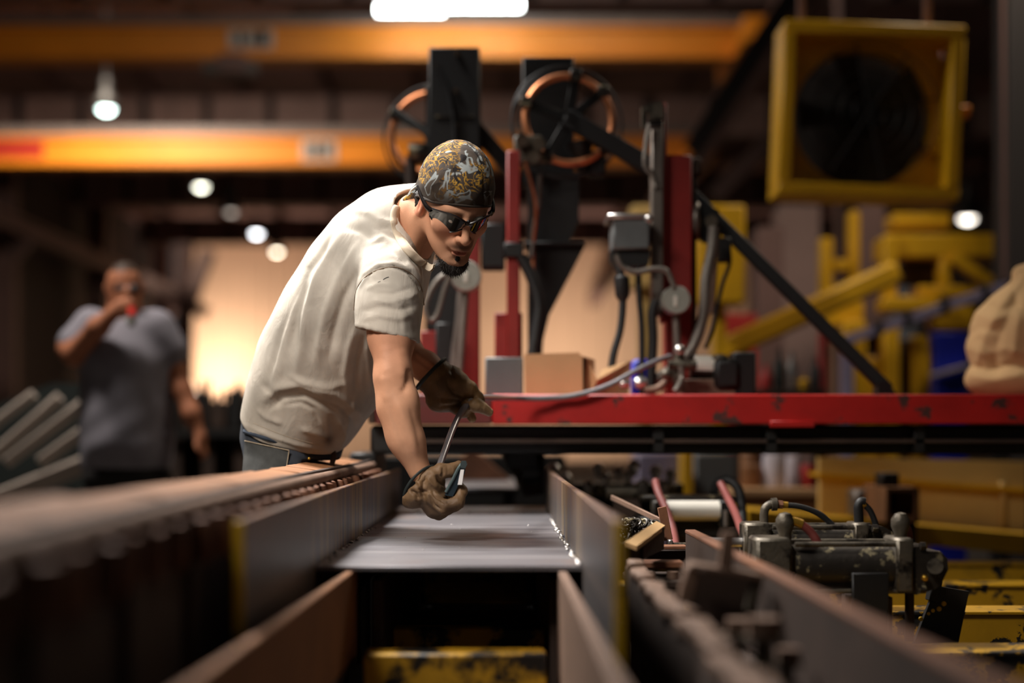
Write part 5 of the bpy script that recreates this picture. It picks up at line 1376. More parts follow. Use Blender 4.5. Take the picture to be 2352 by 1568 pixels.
creases = [
    # sleeve seam and stitching
    ([(812, 700), (816, 665), (835, 636), (868, 617), (905, 614), (940, 628), (962, 655), (974, 700)], -5, 4.5),
    ([(820, 690), (824, 660), (842, 630), (870, 610), (905, 606), (945, 620), (970, 650)], 3.5, 6),
    # long folds down the back
    ([(790, 520), (735, 610), (705, 700), (690, 800), (680, 860)], 7, 13), ([(770, 530), (712, 620), (680, 720), (668, 800)], -8, 11),
    ([(820, 560), (775, 640), (745, 720), (730, 800), (722, 850)], 6, 12), ([(835, 590), (790, 680), (765, 760), (755, 830)], -6, 12),
    ([(725, 600), (670, 720), (640, 820), (625, 900)], 5, 12), ([(700, 640), (650, 760), (618, 870)], -4, 10),
    # folds from the armpit
    ([(818, 740), (800, 800), (790, 860), (800, 920)], 5, 10), ([(835, 770), (820, 830), (816, 900)], -6, 9), ([(840, 780), (846, 840), (850, 900)], 5, 8),
    # bunched waist
    ([(600, 925), (640, 893), (690, 885), (735, 905), (775, 935)], 6, 12), ([(610, 945), (650, 915), (700, 910), (745, 930), (790, 960)], -6, 10),
    ([(720, 890), (770, 905), (815, 940), (840, 960)], 6, 10), ([(735, 915), (780, 935), (810, 965), (815, 990)], -6.5, 8),
    ([(780, 960), (790, 1000), (778, 1035)], 7, 9), ([(760, 950), (765, 1000), (755, 1030)], -6, 9),
    ([(820, 900), (800, 960), (785, 1020)], 5, 8), ([(690, 985), (735, 1000), (765, 1010)], 4, 9),
    ([(600, 880), (630, 905), (640, 940)], -3.5, 9), ([(660, 862), (700, 880), (760, 890), (800, 880)], 3.5, 9), ([(650, 930), (690, 925), (720, 940), (735, 975)], -4, 7), ([(590, 940), (610, 960), (650, 975)], 3, 8),
    # hem roll
    ([(566, 978), (620, 1003), (680, 1022), (740, 1034), (772, 1036)], 2.5, 6),
    # sleeve wrinkles
    ([(832, 735), (870, 725), (915, 733), (955, 720)], 2.5, 8), ([(828, 715), (870, 706), (915, 712), (962, 700)], -2.5, 7), ([(850, 690), (895, 695), (940, 684), (968, 670)], 2.2, 7),
    ([(856, 672), (900, 676), (950, 660)], -1.9, 6), ([(838, 665), (870, 652), (905, 656)], 1.7, 7), ([(925, 700), (950, 735), (956, 770)], -2.2, 7), ([(905, 690), (925, 730), (930, 765)], 1.9, 8),
    # shoulder and chest pulls towards the collar
    ([(845, 560), (880, 545), (905, 560), (930, 590)], 4.5, 8), ([(850, 585), (890, 568), (915, 585), (935, 610)], -4.5, 7), ([(860, 525), (895, 525), (920, 548), (945, 585)], -4, 7),
    ([(870, 505), (900, 512), (928, 545), (955, 585)], 3.5, 8), ([(930, 600), (950, 620), (968, 650)], 4, 7), ([(940, 590), (962, 615), (978, 645)], -4, 6), ([(800, 480), (850, 490), (885, 520)], 3.5, 12), ([(780, 520), (830, 530), (865, 555)], -4, 12),
]
v = crumple(v, f, creases, .0009)
x, y = to_px(v)
c = np.tile(np.array(srgb(204, 196, 184)), (len(v), 1))
rngp = v * 1.0
blot = .5 + .5 * np.sin(rngp[:, 0] * 19 + 2 * np.sin(rngp[:, 2] * 15)) * np.sin(rngp[:, 2] * 21 + 1.7 * np.sin(rngp[:, 0] * 23 + rngp[:, 1] * 9))
zz = (v @ np.array([0, 0, 1.])) - 1.0
grime = sst(zz, .52, .0) * .38 + .20 * blot * sst(zz, .45, .05)
c = blend(c, srgb(134, 118, 100), np.clip(grime, 0, .8))
stain = np.exp(-(((x - 755) / 20) ** 2 + ((y - 1008) / 17) ** 2)) * .85 * (.62 + .38 * np.sin(x * .13 + 1.0) * np.sin(y * .11))
c = blend(c, srgb(66, 42, 28), np.clip(stain, 0, 1))
sh = npart(wk, 't_shirt', v, f, M['cloth'], 'dusty off-white T-shirt', c)
from mathutils.bvhtree import BVHTree
def bvh(v, f): return BVHTree.FromPolygons(v.tolist(), f.tolist())
def hit(tree, px, py, push=.002):
    o = Vector((0, 0, H)); d_ = (P(px, py, 1.0) - o).normalized()
    r = tree.ray_cast(o, d_)
    return (r[0] - d_ * push) if r[0] is not None else None
BT = bvh(v, f)
def surf_pt(fn, px, py, push=.002): return hit(BT, px, py, push) or P(px, py, 3.1)
M['seam'] = mat('seam_thread', srgb(128, 106, 84), .95, var=.15, scale=40)
part(sh, 'sleeve_tear', G().tube([surf_pt(shirt, *p_, .0) for p_ in ((868, 648), (874, 646))], .0007, 6), M['ink'], 'small dark tear')
part(sh, 'sleeve_tear', G().tube([surf_pt(shirt, *p_, .0) for p_ in ((880, 642), (887, 638), (893, 636))], .0010, 6), M['ink'], 'small dark tear')
seam = [(813, 712), (815, 684), (822, 658), (838, 637), (858, 624), (880, 616), (903, 613), (924, 617), (944, 628), (960, 645), (970, 668), (974, 700)]
part(sh, 'sleeve_seam', G().tube([surf_pt(shirt, *p_, .0000) for p_ in seam], .0011, 6, 4), M['seam'])
part(sh, 'hem_stitch', G().tube([surf_pt(shirt, lerp(570, 768, k / 14), lerp(966, 1028, k / 14) + 8 * math.sin(k / 14 * math.pi), .0) for k in range(15)], .0005, 5, 2), M['stitch'])

# ribbed collar band
outer = [(945, 442), (918, 456), (900, 478), (896, 505), (904, 538), (922, 570), (946, 597), (968, 614), (984, 624), (993, 618)]
inner = [(950, 452), (932, 463), (917, 483), (913, 505), (920, 532), (937, 560), (960, 586), (980, 602), (992, 607), (997, 603)]
vs = []
def cr_(pts, t):
    k = min(int(t * (len(pts) - 1)), len(pts) - 2); u = t * (len(pts) - 1) - k
    a_, b_, c_, d_ = (pts[max(0, min(len(pts) - 1, k + o))] for o in (-1, 0, 1, 2))
    return tuple(.5 * (2 * b_[i] + (c_[i] - a_[i]) * u + (2 * a_[i] - 5 * b_[i] + 4 * c_[i] - d_[i]) * u * u + (3 * b_[i] - a_[i] - 3 * c_[i] + d_[i]) * u ** 3) for i in (0, 1))
NC = 60
last = 3.1
for k in range(NC + 1):
    o_ = cr_(outer, k / NC); i_ = cr_(inner, k / NC)
    h_ = hit(BT, *o_, .0015); last = h_.y if h_ is not None and abs(h_.y - last) < .06 else last
    for j, (t_, up_) in enumerate(((0, .0), (.12, -.004), (.5, -.006), (.9, -.003), (1.0, .004))):
        vs.append(P(lerp(o_[0], i_[0], t_), lerp(o_[1], i_[1], t_), last + up_ + .010 * t_))
fs = [(k * 5 + j, k * 5 + j + 1, k * 5 + j + 6, k * 5 + j + 5) for k in range(NC) for j in range(4)]
n1 = len(vs); vs += [p_ + Vector((.003, .006, 0)) for p_ in vs]; fs += [tuple(q_ + n1 for q_ in reversed(f_)) for f_ in fs]
M['collar'] = mat('collar_rib', srgb(200, 184, 162), .95, var=.08, scale=30)
part(sh, 'collar', G().add(vs, fs), M['collar'], angle=70)

# ---- head
YAW, PITCH = math.radians(21), math.radians(42)
RH = np.array(Matrix.Rotation(YAW, 3, 'Z') @ Matrix.Rotation(PITCH, 3, 'X') @ Matrix.Rotation(math.radians(0), 3, 'Y'), np.float32)
HC = np.array(P(1043, 475, 3.05), np.float32)
HS = .94
def loc(p): return ((p - HC) @ RH) / HS
def wd_(q): return (np.array(q, np.float32) * HS) @ RH.T + HC
def head_sdf(q):
    d = s_ell(q, (0, .014, .046), (.075, .097, .088))
    d = smin(d, s_ell(q, (0, -.034, -.022), (.058, .060, .078)), .03)
    for s in (-1, 1):
        d = smin(d, s_cone(q, (s * .048, .002, -.042), (s * .016, -.078, -.088), .016, .016), .03)
        d = smin(d, s_ell(q, (s * .042, -.060, -.008), (.020, .020, .017)), .025)
    d = smin(d, s_ell(q, (0, -.087, -.087), (.02, .016, .015)), .018)
    d = smin(d, s_ell(q, (0, -.038, .044), (.058, .036, .034)), .02)
    d = smin(d, s_ell(q, (0, -.074, .040), (.046, .016, .012)), .02)
    for s in (-1, 1): d = smax(d, -s_ell(q, (s * .031, -.103, .024), (.019, .016, .012)), .012)
    d = smin(d, s_cone(q, (0, -.088, .034), (0, -.115, -.011), .0080, .0100), .008)
    d = smin(d, s_ell(q, (0, -.115, -.016), (.0098, .010, .0095)), .006)
    for s in (-1, 1):
        d = smin(d, s_ell(q, (s * .0120, -.103, -.019), (.0072, .0095, .0080)), .005)
        d = smax(d, -s_ell(q, (s * .0065, -.108, -.029), (.004, .006, .004)), .003)
    d = smin(d, s_ell(q, (0, -.090, -.040), (.030, .018, .016)), .012)
    d = smin(d, s_ell(q, (0, -.1015, -.0465), (.022, .0095, .0055)), .005)
    d = smin(d, s_ell(q, (0, -.0995, -.0585), (.019, .0095, .0065)), .005)
    d = smax(d, -s_ell(q, (0, -.1085, -.0525), (.024, .008, .0016)), .003)
    d = smax(d, -s_ell(q, (0, -.1030, -.073), (.018, .007, .006)), .008)
    for s in (-1, 1):
        e = s_ell(q, (s * .074, .010, -.008), (.008, .016, .024), Matrix.Rotation(s * .2, 3, 'Z'))
        e = smax(e, -s_ell(q, (s * .084, .006, -.006), (.006, .009, .016)), .004)
        d = smin(d, e, .006)
    return d
def neck_sdf(p):
    d = s_cone(p, NK0, NK1, r_(60), r_(51))
    d = smin(d, s_cone(p, W(925, 580, 3.20), W(960, 500, 3.13), r_(47.5), r_(57)), .02)
    d = smin(d, s_cone(p, W(944, 590, 3.12), W(972, 500, 3.07), r_(14), r_(12)), .035)
    d = smin(d, s_cone(p, W(938, 568, 3.14), W(948, 492, 3.13), r_(38), r_(38)), .02)
    return d
def hn_sdf(p): return smin(head_sdf(loc(p)) * HS, neck_sdf(p), .018)
v1, f1 = nets(hn_sdf, (HC[0] - .19, HC[1] - .16, HC[2] - .21), (HC[0] + .14, HC[1] + .18, HC[2] + .16), .0026)
v1 = smooth(v1, f1, 1, .4)
q = loc(v1.astype(np.float32)).astype(np.float64)
c1 = skin_cols(len(v1))
c1 = blend(c1, srgb(182, 112, 88), .5 * np.exp(-(((np.abs(q[:, 0]) - .04) / .025) ** 2 + ((q[:, 2] + .015) / .022) ** 2)) * (q[:, 1] < 0))
lip = np.exp(-((q[:, 0] / .021) ** 4 + ((q[:, 2] + .053) / .0085) ** 4)) * (q[:, 1] < -.085)
c1 = blend(c1, srgb(150, 78, 68), .8 * lip)
mus = np.exp(-((q[:, 0] / .03) ** 4 + ((q[:, 2] + .038) / .0085) ** 2)) * (q[:, 1] < -.07)
stub = sst(q[:, 2], -.045, -.075) * (q[:, 1] < .0) * np.exp(-((q[:, 0] / .05) ** 4)) * .45 * (1 - lip)
c1 = blend(c1, srgb(58, 40, 30), .85 * mus); c1 = blend(c1, srgb(80, 58, 42), stub)
c1 = blend(c1, srgb(184, 96, 76), .45 * ((np.abs(q[:, 0]) > .072) & (np.abs(q[:, 0]) < .092) & (q[:, 2] > -.036) & (q[:, 1] > -.012) & (q[:, 1] < .032)))
# ---- rest of the body
def body(p):
    d = trunk(p, -.016, 40, False)
    d = smin(d, s_cone(p, W(900, 600, 3.12), W(897, 645, YSH + .01), r_(58), r_(54)), .03)
    arm = s_chain(p, [W(897, 645, YSH + .005), W(899, 770, YSH - .02), W(903, 868, YEL), W(912, 935, YEL - .005), W(934, 1010, YWR - .005), W(964, 1082, YWR)],
                  [r_(54), r_(48), r_(37), r_(38.5), r_(34), r_(26.5)], .035)
    arm = smin(arm, s_ell(p, W(926, 955, YEL - .02), (r_(24), r_(22), r_(58)), Matrix.Rotation(.32, 3, 'Y')), .03)
    d = smin(d, arm, .02)
    fa = s_chain(p, [W(900, 620, 3.40), W(915, 730, 3.44), W(930, 806, 3.38), W(978, 842, 3.31), W(1006, 864, 3.29)], [r_(46), r_(42), r_(38), r_(33), r_(27)], .03)
    d = smin(d, fa, .02)
    return d
v2, f2 = nets(body, (-.66, 2.88, .88), (.0, 3.66, 1.50), .0042)
v2 = smooth(v2, f2, 2, .4)
v2 = crumple(v2, f2, [([(936, 845), (938, 870), (930, 892), (918, 902)], -4.5, 9), ([(915, 800), (925, 840), (928, 870)], 2.5, 16), ([(880, 860), (884, 900), (890, 925)], 3, 12),
    ([(905, 910), (926, 950), (944, 1000), (960, 1050)], 2.6, 12), ([(893, 930), (912, 985), (938, 1040)], -2.2, 9), ([(940, 930), (955, 980), (966, 1040)], -2.0, 9), ([(880, 790), (882, 830), (890, 860)], 2, 18),
    ([(950, 805), (975, 825), (1000, 842)], 2.5, 6), ([(952, 820), (975, 838), (995, 852)], -2.5, 5)])
c2 = skin_cols(len(v2))
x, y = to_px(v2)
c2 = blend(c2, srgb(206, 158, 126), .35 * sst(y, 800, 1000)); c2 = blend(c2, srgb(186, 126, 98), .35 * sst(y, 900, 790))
vv = np.concatenate([v1, v2]); ff = np.concatenate([f1, f2 + len(v1)])
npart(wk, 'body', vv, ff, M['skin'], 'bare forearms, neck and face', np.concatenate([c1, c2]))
# veins / tendons left to the shading; ---- goatee, hair
rnd = np.random.RandomState(2)
def beard(p):
    q = loc(p)
    d = smin(s_ell(q, (0, -.086, -.102), (.030, .020, .020)), s_cone(q, (0, -.084, -.106), (0, -.072, -.122), .019, .011), .015)
    d = smin(d, s_ell(q, (0, -.096, -.078), (.006, .005, .011)), .008)
    for s in (-1, 1): d = smin(d, s_cone(q, (s * .022, -.086, -.092), (s * .034, -.055, -.088), .010, .006), .01)
    d += .0008 * np.sin(q[:, 0] * 900 + np.sin(q[:, 2] * 300)) * np.sin(q[:, 2] * 210 + q[:, 1] * 160) + .0008 * np.sin(q[:, 0] * 1700 + q[:, 1] * 500)
    return d * HS
bc = wd_((0, -.085, -.10))
v, f = nets(beard, bc - .07, bc + .07, .0022)
gtee = npart(wk, 'goatee', v, f, M['hair'], 'dark goatee')
nb_ = vnormals(v, f); up_h = np.array(wd_((0, 0, 1)) - wd_((0, 0, 0)), float); up_h /= np.linalg.norm(up_h)
g = G(); rs_ = np.random.RandomState(4)
for k in rs_.choice(len(v), min(1100, len(v)), replace=False):
    d_ = nb_[k] * .8 - up_h * .7 + rs_.normal(0, .35, 3); d_ /= np.linalg.norm(d_)
    L_ = rs_.uniform(.004, .011); s1 = np.cross(d_, rs_.normal(0, 1, 3)); s1 = s1 / np.linalg.norm(s1) * .00045; s2 = np.cross(d_, s1)
    b0 = v[k]; g.add([b0 + s1, b0 - .5 * s1 + .87 * s2, b0 - .5 * s1 - .87 * s2, b0 + d_ * L_], [(0, 1, 3), (1, 2, 3), (2, 0, 3)])
hs = part(gtee, 'whiskers', g, M['hair']); hs['kind'] = 'stuff'
def nape(p):
    q = loc(p)
    d = s_cone(q, (-.066, .052, -.01), (-.072, .03, -.035), .014, .006)
    d = smin(d, s_cone(q, (-.05, .08, -.02), (-.06, .06, -.05), .018, .008), .01)
    return (d + .002 * np.sin(q[:, 1] * 700) * np.sin(q[:, 2] * 300)) * HS
hc_ = wd_((-.06, .04, -.01))
v, f = nets(nape, hc_ - .09, hc_ + .09, .0026)
npart(wk, 'hair', v, f, M['hair'])

# ---- skull cap
def cap_mat():
    m, N, L, b = nodes_mat('flame_print_cotton')
    tc = N.new('ShaderNodeTexCoord')
    def noise(s, det, dist, off):
        mp = N.new('ShaderNodeMapping'); mp.inputs['Location'].default_value = (off, off * .6, off * 1.7); L.new(tc.outputs['Object'], mp.inputs['Vector'])
        n = N.new('ShaderNodeTexNoise'); n.inputs['Scale'].default_value = s; n.inputs['Detail'].default_value = det; n.inputs['Distortion'].default_value = dist
        L.new(mp.outputs[0], n.inputs['Vector']); return n.outputs['Fac']
    def ramp(f, stops):
        r = N.new('ShaderNodeValToRGB'); cr = r.color_ramp
        cr.elements[0].position = stops[0][0]; cr.elements[0].color = (*stops[0][1], 1); cr.elements[1].position = stops[-1][0]; cr.elements[1].color = (*stops[-1][1], 1)
        for p, c in stops[1:-1]: e = cr.elements.new(p); e.color = (*c, 1)
        L.new(f, r.inputs[0]); return r.outputs[0]
    B_ = (0, 0, 0); W_ = (1, 1, 1)
    def mix(fac, a, c):
        mx = N.new('ShaderNodeMix'); mx.data_type = 'RGBA'; L.new(fac, mx.inputs[0])
        if isinstance(a, tuple): mx.inputs[6].default_value = (*a, 1)
        else: L.new(a, mx.inputs[6])
        if isinstance(c, tuple): mx.inputs[7].default_value = (*c, 1)
        else: L.new(c, mx.inputs[7])
        return mx.outputs[2]
    base = ramp(noise(14, 3, 0, 3), [(.3, srgb(50, 42, 38)), (.7, srgb(84, 74, 66))])
    fl = ramp(noise(34, 2, 2.6, 0), [(.44, B_), (.47, W_), (.52, W_), (.55, B_)])
    patch = ramp(noise(10, 1, .6, 5), [(.40, B_), (.47, W_)])
    mu = N.new('ShaderNodeMath'); mu.operation = 'MULTIPLY'; L.new(fl, mu.inputs[0]); L.new(patch, mu.inputs[1])
    gold = ramp(noise(24, 1, 0, 9), [(.35, srgb(134, 92, 30)), (.65, srgb(186, 142, 54))])
    out = mix(mu.outputs[0], base, gold)
    sk = ramp(noise(16, 2, 1.8, 21), [(.55, B_), (.57, W_), (.62, W_), (.65, B_)])
    out = mix(sk, out, srgb(158, 164, 164))
    sk2 = ramp(noise(26, 1, 2.2, 33), [(.63, B_), (.66, W_)])
    out = mix(sk2, out, srgb(38, 34, 34))
    # sweat and grease along the brow
    at = N.new('ShaderNodeAttribute'); at.attribute_name = 'tint'
    gr = N.new('ShaderNodeSeparateColor'); L.new(at.outputs['Color'], gr.inputs[0])
    out = mix(gr.outputs[0], out, srgb(50, 38, 26))
    L.new(out, b.inputs['Base Color']); b.inputs['Roughness'].default_value = .85; b.inputs['Specular IOR Level'].default_value = .25
    n2 = N.new('ShaderNodeTexNoise'); n2.inputs['Scale'].default_value = 420; L.new(tc.outputs['Object'], n2.inputs['Vector'])
    bp = N.new('ShaderNodeBump'); bp.inputs['Strength'].default_value = .2; bp.inputs['Distance'].default_value = .001
    L.new(n2.outputs['Fac'], bp.inputs['Height']); L.new(bp.outputs[0], b.inputs['Normal'])
    return m
def cap_out(q):
    d = s_ell(q, (0, .015, .050), (.0830, .106, .098))
    d = smin(d, s_ell(q, (-.0, .05, .03), (.074, .072, .075)), .02)
    return d
def cap(p):
    q = loc(p)
    d = cap_out(q)
    edge = .018 - .40 * q[:, 1] - q[:, 2] + .006 * np.exp(-((q[:, 1] + .09) / .03) ** 2)
    edge = np.where(q[:, 1] > .02, edge + .25 * (q[:, 1] - .02), edge)
    d = smax(d, edge, .004)
    tail = s_chain(q, [(-.045, .085, .012), (-.066, .080, -.020), (-.085, .085, -.045)], [.020, .014, .009], .01)
    d = smin(d, tail, .014)
    inner = s_ell(q, (0, .015, .044), (.074, .096, .086))
    d = smax(d, -smax(inner, edge - .02, .002), .002)
    d = d + .0008 * np.sin(q[:, 0] * 160 + 2 * np.sin(q[:, 1] * 90)) * np.sin(q[:, 2] * 120)
    # seams of the panels
    for cx in (-.030, .030):
        d = d + .0016 * np.exp(-((q[:, 0] - cx - .10 * (q[:, 2] - .09) * np.sign(cx) * -1) / .0022) ** 2) * (q[:, 2] > .03)
    return d * HS
cc = wd_((0, .01, .05))
v, f = nets(cap, cc - .15, cc + .15, .0026)
v = smooth(v, f, 1, .4)
q = loc(v.astype(np.float32)).astype(np.float64)
gr = np.clip(.95 * np.exp(-((q[:, 2] - .055) / .035) ** 2) * sst(q[:, 1], .02, -.06), 0, .9)
npart(wk, 'skull_cap', v, f, cap_mat(), 'brown skull cap with golden flames and pale skulls', np.stack([gr] * 3, 1))
for o_ in (1,):
    band = []
    for k in range(41):
        a = math.radians(-115 + 230 * k / 40)
        xx, yy = .082 * math.sin(a), .015 - .1055 * math.cos(a)
        band.append(Vector(wd_((xx * .985, yy * .985, .019 - .40 * yy + .006 * math.exp(-((yy + .09) / .03) ** 2) + (-.25 * (yy - .02) if yy > .02 else 0)))))
    part(wk, 'cap_band', G().tube(band, .0032, 8, 2), mat('cap_hem', srgb(44, 34, 26), .9, var=.3, scale=40))

# ---- wraparound goggles
M['dark_lens'] = mat('dark_lens', srgb(10, 9, 10), .08, 0, var=.1, spec=.8)
M['goggle_frame'] = mat('goggle_frame', srgb(24, 20, 20), .22, 0, var=.1, spec=.7)
gg = part(wk, 'goggles', G().sphere(wd_((0, -.104, .030)), .004), M['goggle_frame'])
def lensz(a):
    t = abs(a) / 62.0
    mid = .0215 - .010 * t
    up = .0060 + .020 * math.sin(min(1, t * 2.0) * math.pi / 2) - .016 * (max(0, t - .5) / .5) ** 1.3
    dn = .0060 + .024 * math.sin(min(1, t * 2.4) * math.pi / 2) ** 1.2 - .021 * (max(0, t - .45) / .55) ** 1.2
    return mid + up, mid - dn
def lens_pt(a, z, off=0.0):
    ar = math.radians(a)
    return Vector(wd_(((.082 + off) * math.sin(ar), .012 - (.120 + off) * math.cos(ar) - .35 * (z - .024), z)))
for s in (-1, 1):
    vs = []; fs = []; na, nz = 26, 8
    for i in range(na + 1):
        a = s * lerp(3.0, 60, i / na); zt_, zb_ = lensz(a)
        for j in range(nz + 1):
            vs.append(lens_pt(a, lerp(zb_, zt_, j / nz)))
    n1 = len(vs)
    for i in range(na + 1):
        a = s * lerp(3.0, 60, i / na); zt_, zb_ = lensz(a)
        for j in range(nz + 1): vs.append(lens_pt(a, lerp(zb_, zt_, j / nz), -.0025))
    for i in range(na):
        for j in range(nz):
            k = i * (nz + 1) + j
            fs.append((k, k + 1, k + nz + 2, k + nz + 1)); fs.append((n1 + k, n1 + k + nz + 1, n1 + k + nz + 2, n1 + k + 1))
        k0, k1 = i * (nz + 1), (i + 1) * (nz + 1)
        fs.append((k0, k1, n1 + k1, n1 + k0)); fs.append((k0 + nz, n1 + k0 + nz, n1 + k1 + nz, k1 + nz))
    for i in (0, na):
        for j in range(nz):
            k = i * (nz + 1) + j; fs.append((k, k + 1, n1 + k + 1, n1 + k))
    part(gg, 'lens', G().add(vs, fs), M['dark_lens'], angle=60)
    part(gg, 'upper_rim', G().tube([lens_pt(s * a, lensz(a)[0], .0008) for a in range(2, 61, 4)], .0024, 8, 2), M['goggle_frame'])
    part(gg, 'lower_rim', G().tube([lens_pt(s * a, lensz(a)[1], .0004) for a in range(2, 61, 4)], .0014, 8, 2), M['goggle_frame'])
    e = lens_pt(s * 60, sum(lensz(60)) / 2 + .004)
    part(gg, 'temple_arm', G().tube([e, Vector(wd_((s * .080, -.034, .020))), Vector(wd_((s * .0865, -.005, .026))), Vector(wd_((s * .087, .030, .030)))], [.0062, .0050, .0034, .0028], 8), M['goggle_frame'])
part(gg, 'nose_bridge', G().tube([lens_pt(-6, .026, .0005), lens_pt(0, .0275, .001), lens_pt(6, .026, .0005)], .0035, 8, 4), M['goggle_frame'])
for s in (-1, 1): part(wk, 'eye', G().sphere(wd_((s * .031, -.085, .024)), .0115), M['white_plastic'])

# ---- gloves
GR, GD = srgb(120, 92, 64), srgb(86, 64, 42)
YR = 2.965
def RW(x, y, dy=0.0): return W(x, y, YR + dy)
def rglove(p):
    R = lambda n: U(n, YR)
    # back of the hand and palm
    d = s_ell(p, RW(988, 1118, .0), (R(34), R(34), R(48)), Matrix.Rotation(.25, 3, 'Y'))
    d = smin(d, s_ell(p, RW(1000, 1150, .012), (R(36), R(38), R(30))), .015)
    # thumb over the top
    d = smin(d, s_chain(p, [RW(985, 1098, -.012), RW(1012, 1082, -.018), RW(1034, 1080, -.012), RW(1054, 1068, .0)], [R(20), R(17.5), R(15), R(11)], .006), .008)
    # fingers wrap round the handle
    for k in range(4):
        dx, dy_, dz = (-3 * k, 7 * k, .020 * k)
        dd = s_chain(p, [RW(990 + dx * .6, 1140 + dy_ * .9, -.024 + dz), RW(1018 + dx, 1165 + dy_ * .6, -.030 + dz), RW(1052 + dx, 1154 + dy_ * .3, -.026 + dz), RW(1061 + dx * .5, 1126, -.012 + dz * .8), RW(1050, 1108 + 2 * k, .004 + dz * .6)],
                     [R(17), R(15.5), R(14), R(12.5), R(10.5)], .006)
        d = smin(d, dd, .0045)
    # dropped knuckle bulge
    d = smin(d, s_ell(p, RW(1001, 1172, .008), (R(24), R(26), R(19)), Matrix.Rotation(-.2, 3, 'Y')), .012)
    # cuff, flaring over the wrist
    cn_ = np.array([-.66, .48, .58], np.float32)
    RC = np.array(Matrix(((.66, 0, -.75), (0, 1, 0), (.75, 0, .66))))          # columns: trim line, depth, opening
    cu = s_ell(p, RW(968, 1120, .004), (R(58), R(43), R(34)), RC)
    cu = smax(cu, (p - RW(961, 1106)) @ cn_, .003)
    cu = smax(cu, -smax(s_ell(p, RW(961, 1108, .004), (R(50), R(36), R(24)), RC), -(p - RW(968, 1114)) @ cn_ - .004, .004), .003)
    d = smin(d, cu, .005)
    # creases of the leather
    d = d + .0005 * np.sin((p[:, 0] * .7 + p[:, 2]) * 260 + 3 * np.sin(p[:, 0] * 90 + p[:, 1] * 60))
    return d
a_, b_ = RW(905, 1215), RW(1090, 1045)
v, f = nets(rglove, (a_[0], 2.86, a_[2]), (b_[0], 3.09, b_[2]), .0026)
v = smooth(v, f, 1, .4)
cr = [([(985, 1085), (972, 1105), (968, 1130), (975, 1150)], -6.4, 5), ([(1000, 1090), (1008, 1105), (1024, 1118)], -6.4, 4), ([(960, 1120), (972, 1130), (985, 1128)], -6.4, 4), ([(940, 1125), (955, 1135), (962, 1150)], -8.0, 5),
      ([(950, 1100), (965, 1112), (968, 1125)], 4.8, 5), ([(990, 1120), (1000, 1140), (1020, 1152), (1040, 1152)], -5.6, 4), ([(985, 1135), (995, 1160), (1015, 1172)], -5.6, 4), ([(1015, 1072), (1018, 1085), (1012, 1096)], -4.8, 4), ([(978, 1090), (988, 1108), (1004, 1122)], 4.8, 5)]
v = crumple(v, f, cr)
x, y = to_px(v)
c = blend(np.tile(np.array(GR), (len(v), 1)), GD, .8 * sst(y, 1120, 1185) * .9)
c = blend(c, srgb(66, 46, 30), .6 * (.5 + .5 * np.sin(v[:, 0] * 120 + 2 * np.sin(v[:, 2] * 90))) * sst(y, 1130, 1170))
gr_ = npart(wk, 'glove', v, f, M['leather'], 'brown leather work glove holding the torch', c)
def cuff_ring(parent, pts, r):
    part(parent, 'cuff_trim', G().tube(pts, r, 8, 4, closed=True), M['trim_green'], 'dark green cuff edging')
# cuff edge ring
def ring_pts(c, ax, R1, R2, up, n=20):
    ax = Vector(ax).normalized(); u = (Vector(up) - ax * ax.dot(Vector(up))).normalized(); w_ = ax.cross(u)
    return [Vector(c) + u * R1 * math.cos(2 * math.pi * k / n) + w_ * R2 * math.sin(2 * math.pi * k / n) for k in range(n)]
cuff_ring(gr_, ring_pts(RW(965, 1110, .003), (-.66, .48, .58), U(50, YR), U(39, YR), (.66, 0, .75)), U(3.6, YR))

YLH = 3.27
def LW(x, y, dy=0.0): return W(x, y, YLH + dy)
def lglove(p):
    R = lambda n: U(n, YLH)
    d = s_ell(p, LW(1022, 892), (R(36), R(30), R(58)), Matrix.Rotation(-.62, 3, 'Y').transposed())
    d = smin(d, s_ell(p, LW(1024, 912, .004), (R(36), R(28), R(34))), .015)
    d = smin(d, s_ell(p, LW(1046, 892, -.012), (R(30), R(24), R(40)), Matrix.Rotation(-.7, 3, 'Y').transposed()), .012)   # ball of the thumb
    d = smin(d, s_chain(p, [LW(1046, 876, -.014), LW(1078, 893, -.016), LW(1098, 915, -.012), LW(1106, 926, -.004)], [R(22), R(18), R(14), R(9)], .006), .006)  # thumb
    ch = [([(1040, 930, .0), (1062, 946, -.004), (1074, 938, -.014)], [17, 14, 12]),
          ([(1070, 926, -.024), (1092, 930, -.030), (1108, 936, -.024), (1123, 946, -.016)], [11, 16, 12.5, 10.5]),
          ([(1058, 930, .012), (1074, 944, .006), (1084, 960, .002)], [14, 11.5, 10.5]),
          ([(1052, 910, .022), (1078, 928, .024), (1100, 938, .020)], [15, 12.5, 10])]
    for pts, rr_ in ch:
        d = smin(d, s_chain(p, [LW(*q_) for q_ in pts], [R(k) for k in rr_], .005), .0045)
    cu = s_chain(p, [LW(1012, 880), LW(1002, 868), LW(988, 856)], [R(38), R(40), R(44)], .02)
    cn_ = np.array([-.72, 0, .69], np.float32)
    cu = smax(cu, (p - LW(992, 858)) @ cn_, .003)
    cu = smax(cu, -smax(s_cone(p, LW(1004, 870), LW(984, 852), R(30), R(38)), -(p - LW(1000, 866)) @ cn_ - .002, .004), .003)
    d = smin(d, cu, .010)
    d = smax(d, -s_cone(p, LW(1084, 916, -.028), LW(1040, 1005, -.05), .0062, .0062), .003)
    return d + .0004 * np.sin((p[:, 0] - p[:, 2]) * 230 + 3 * np.sin(p[:, 0] * 80 + p[:, 1] * 70))
a_, b_ = LW(940, 985), LW(1145, 805)
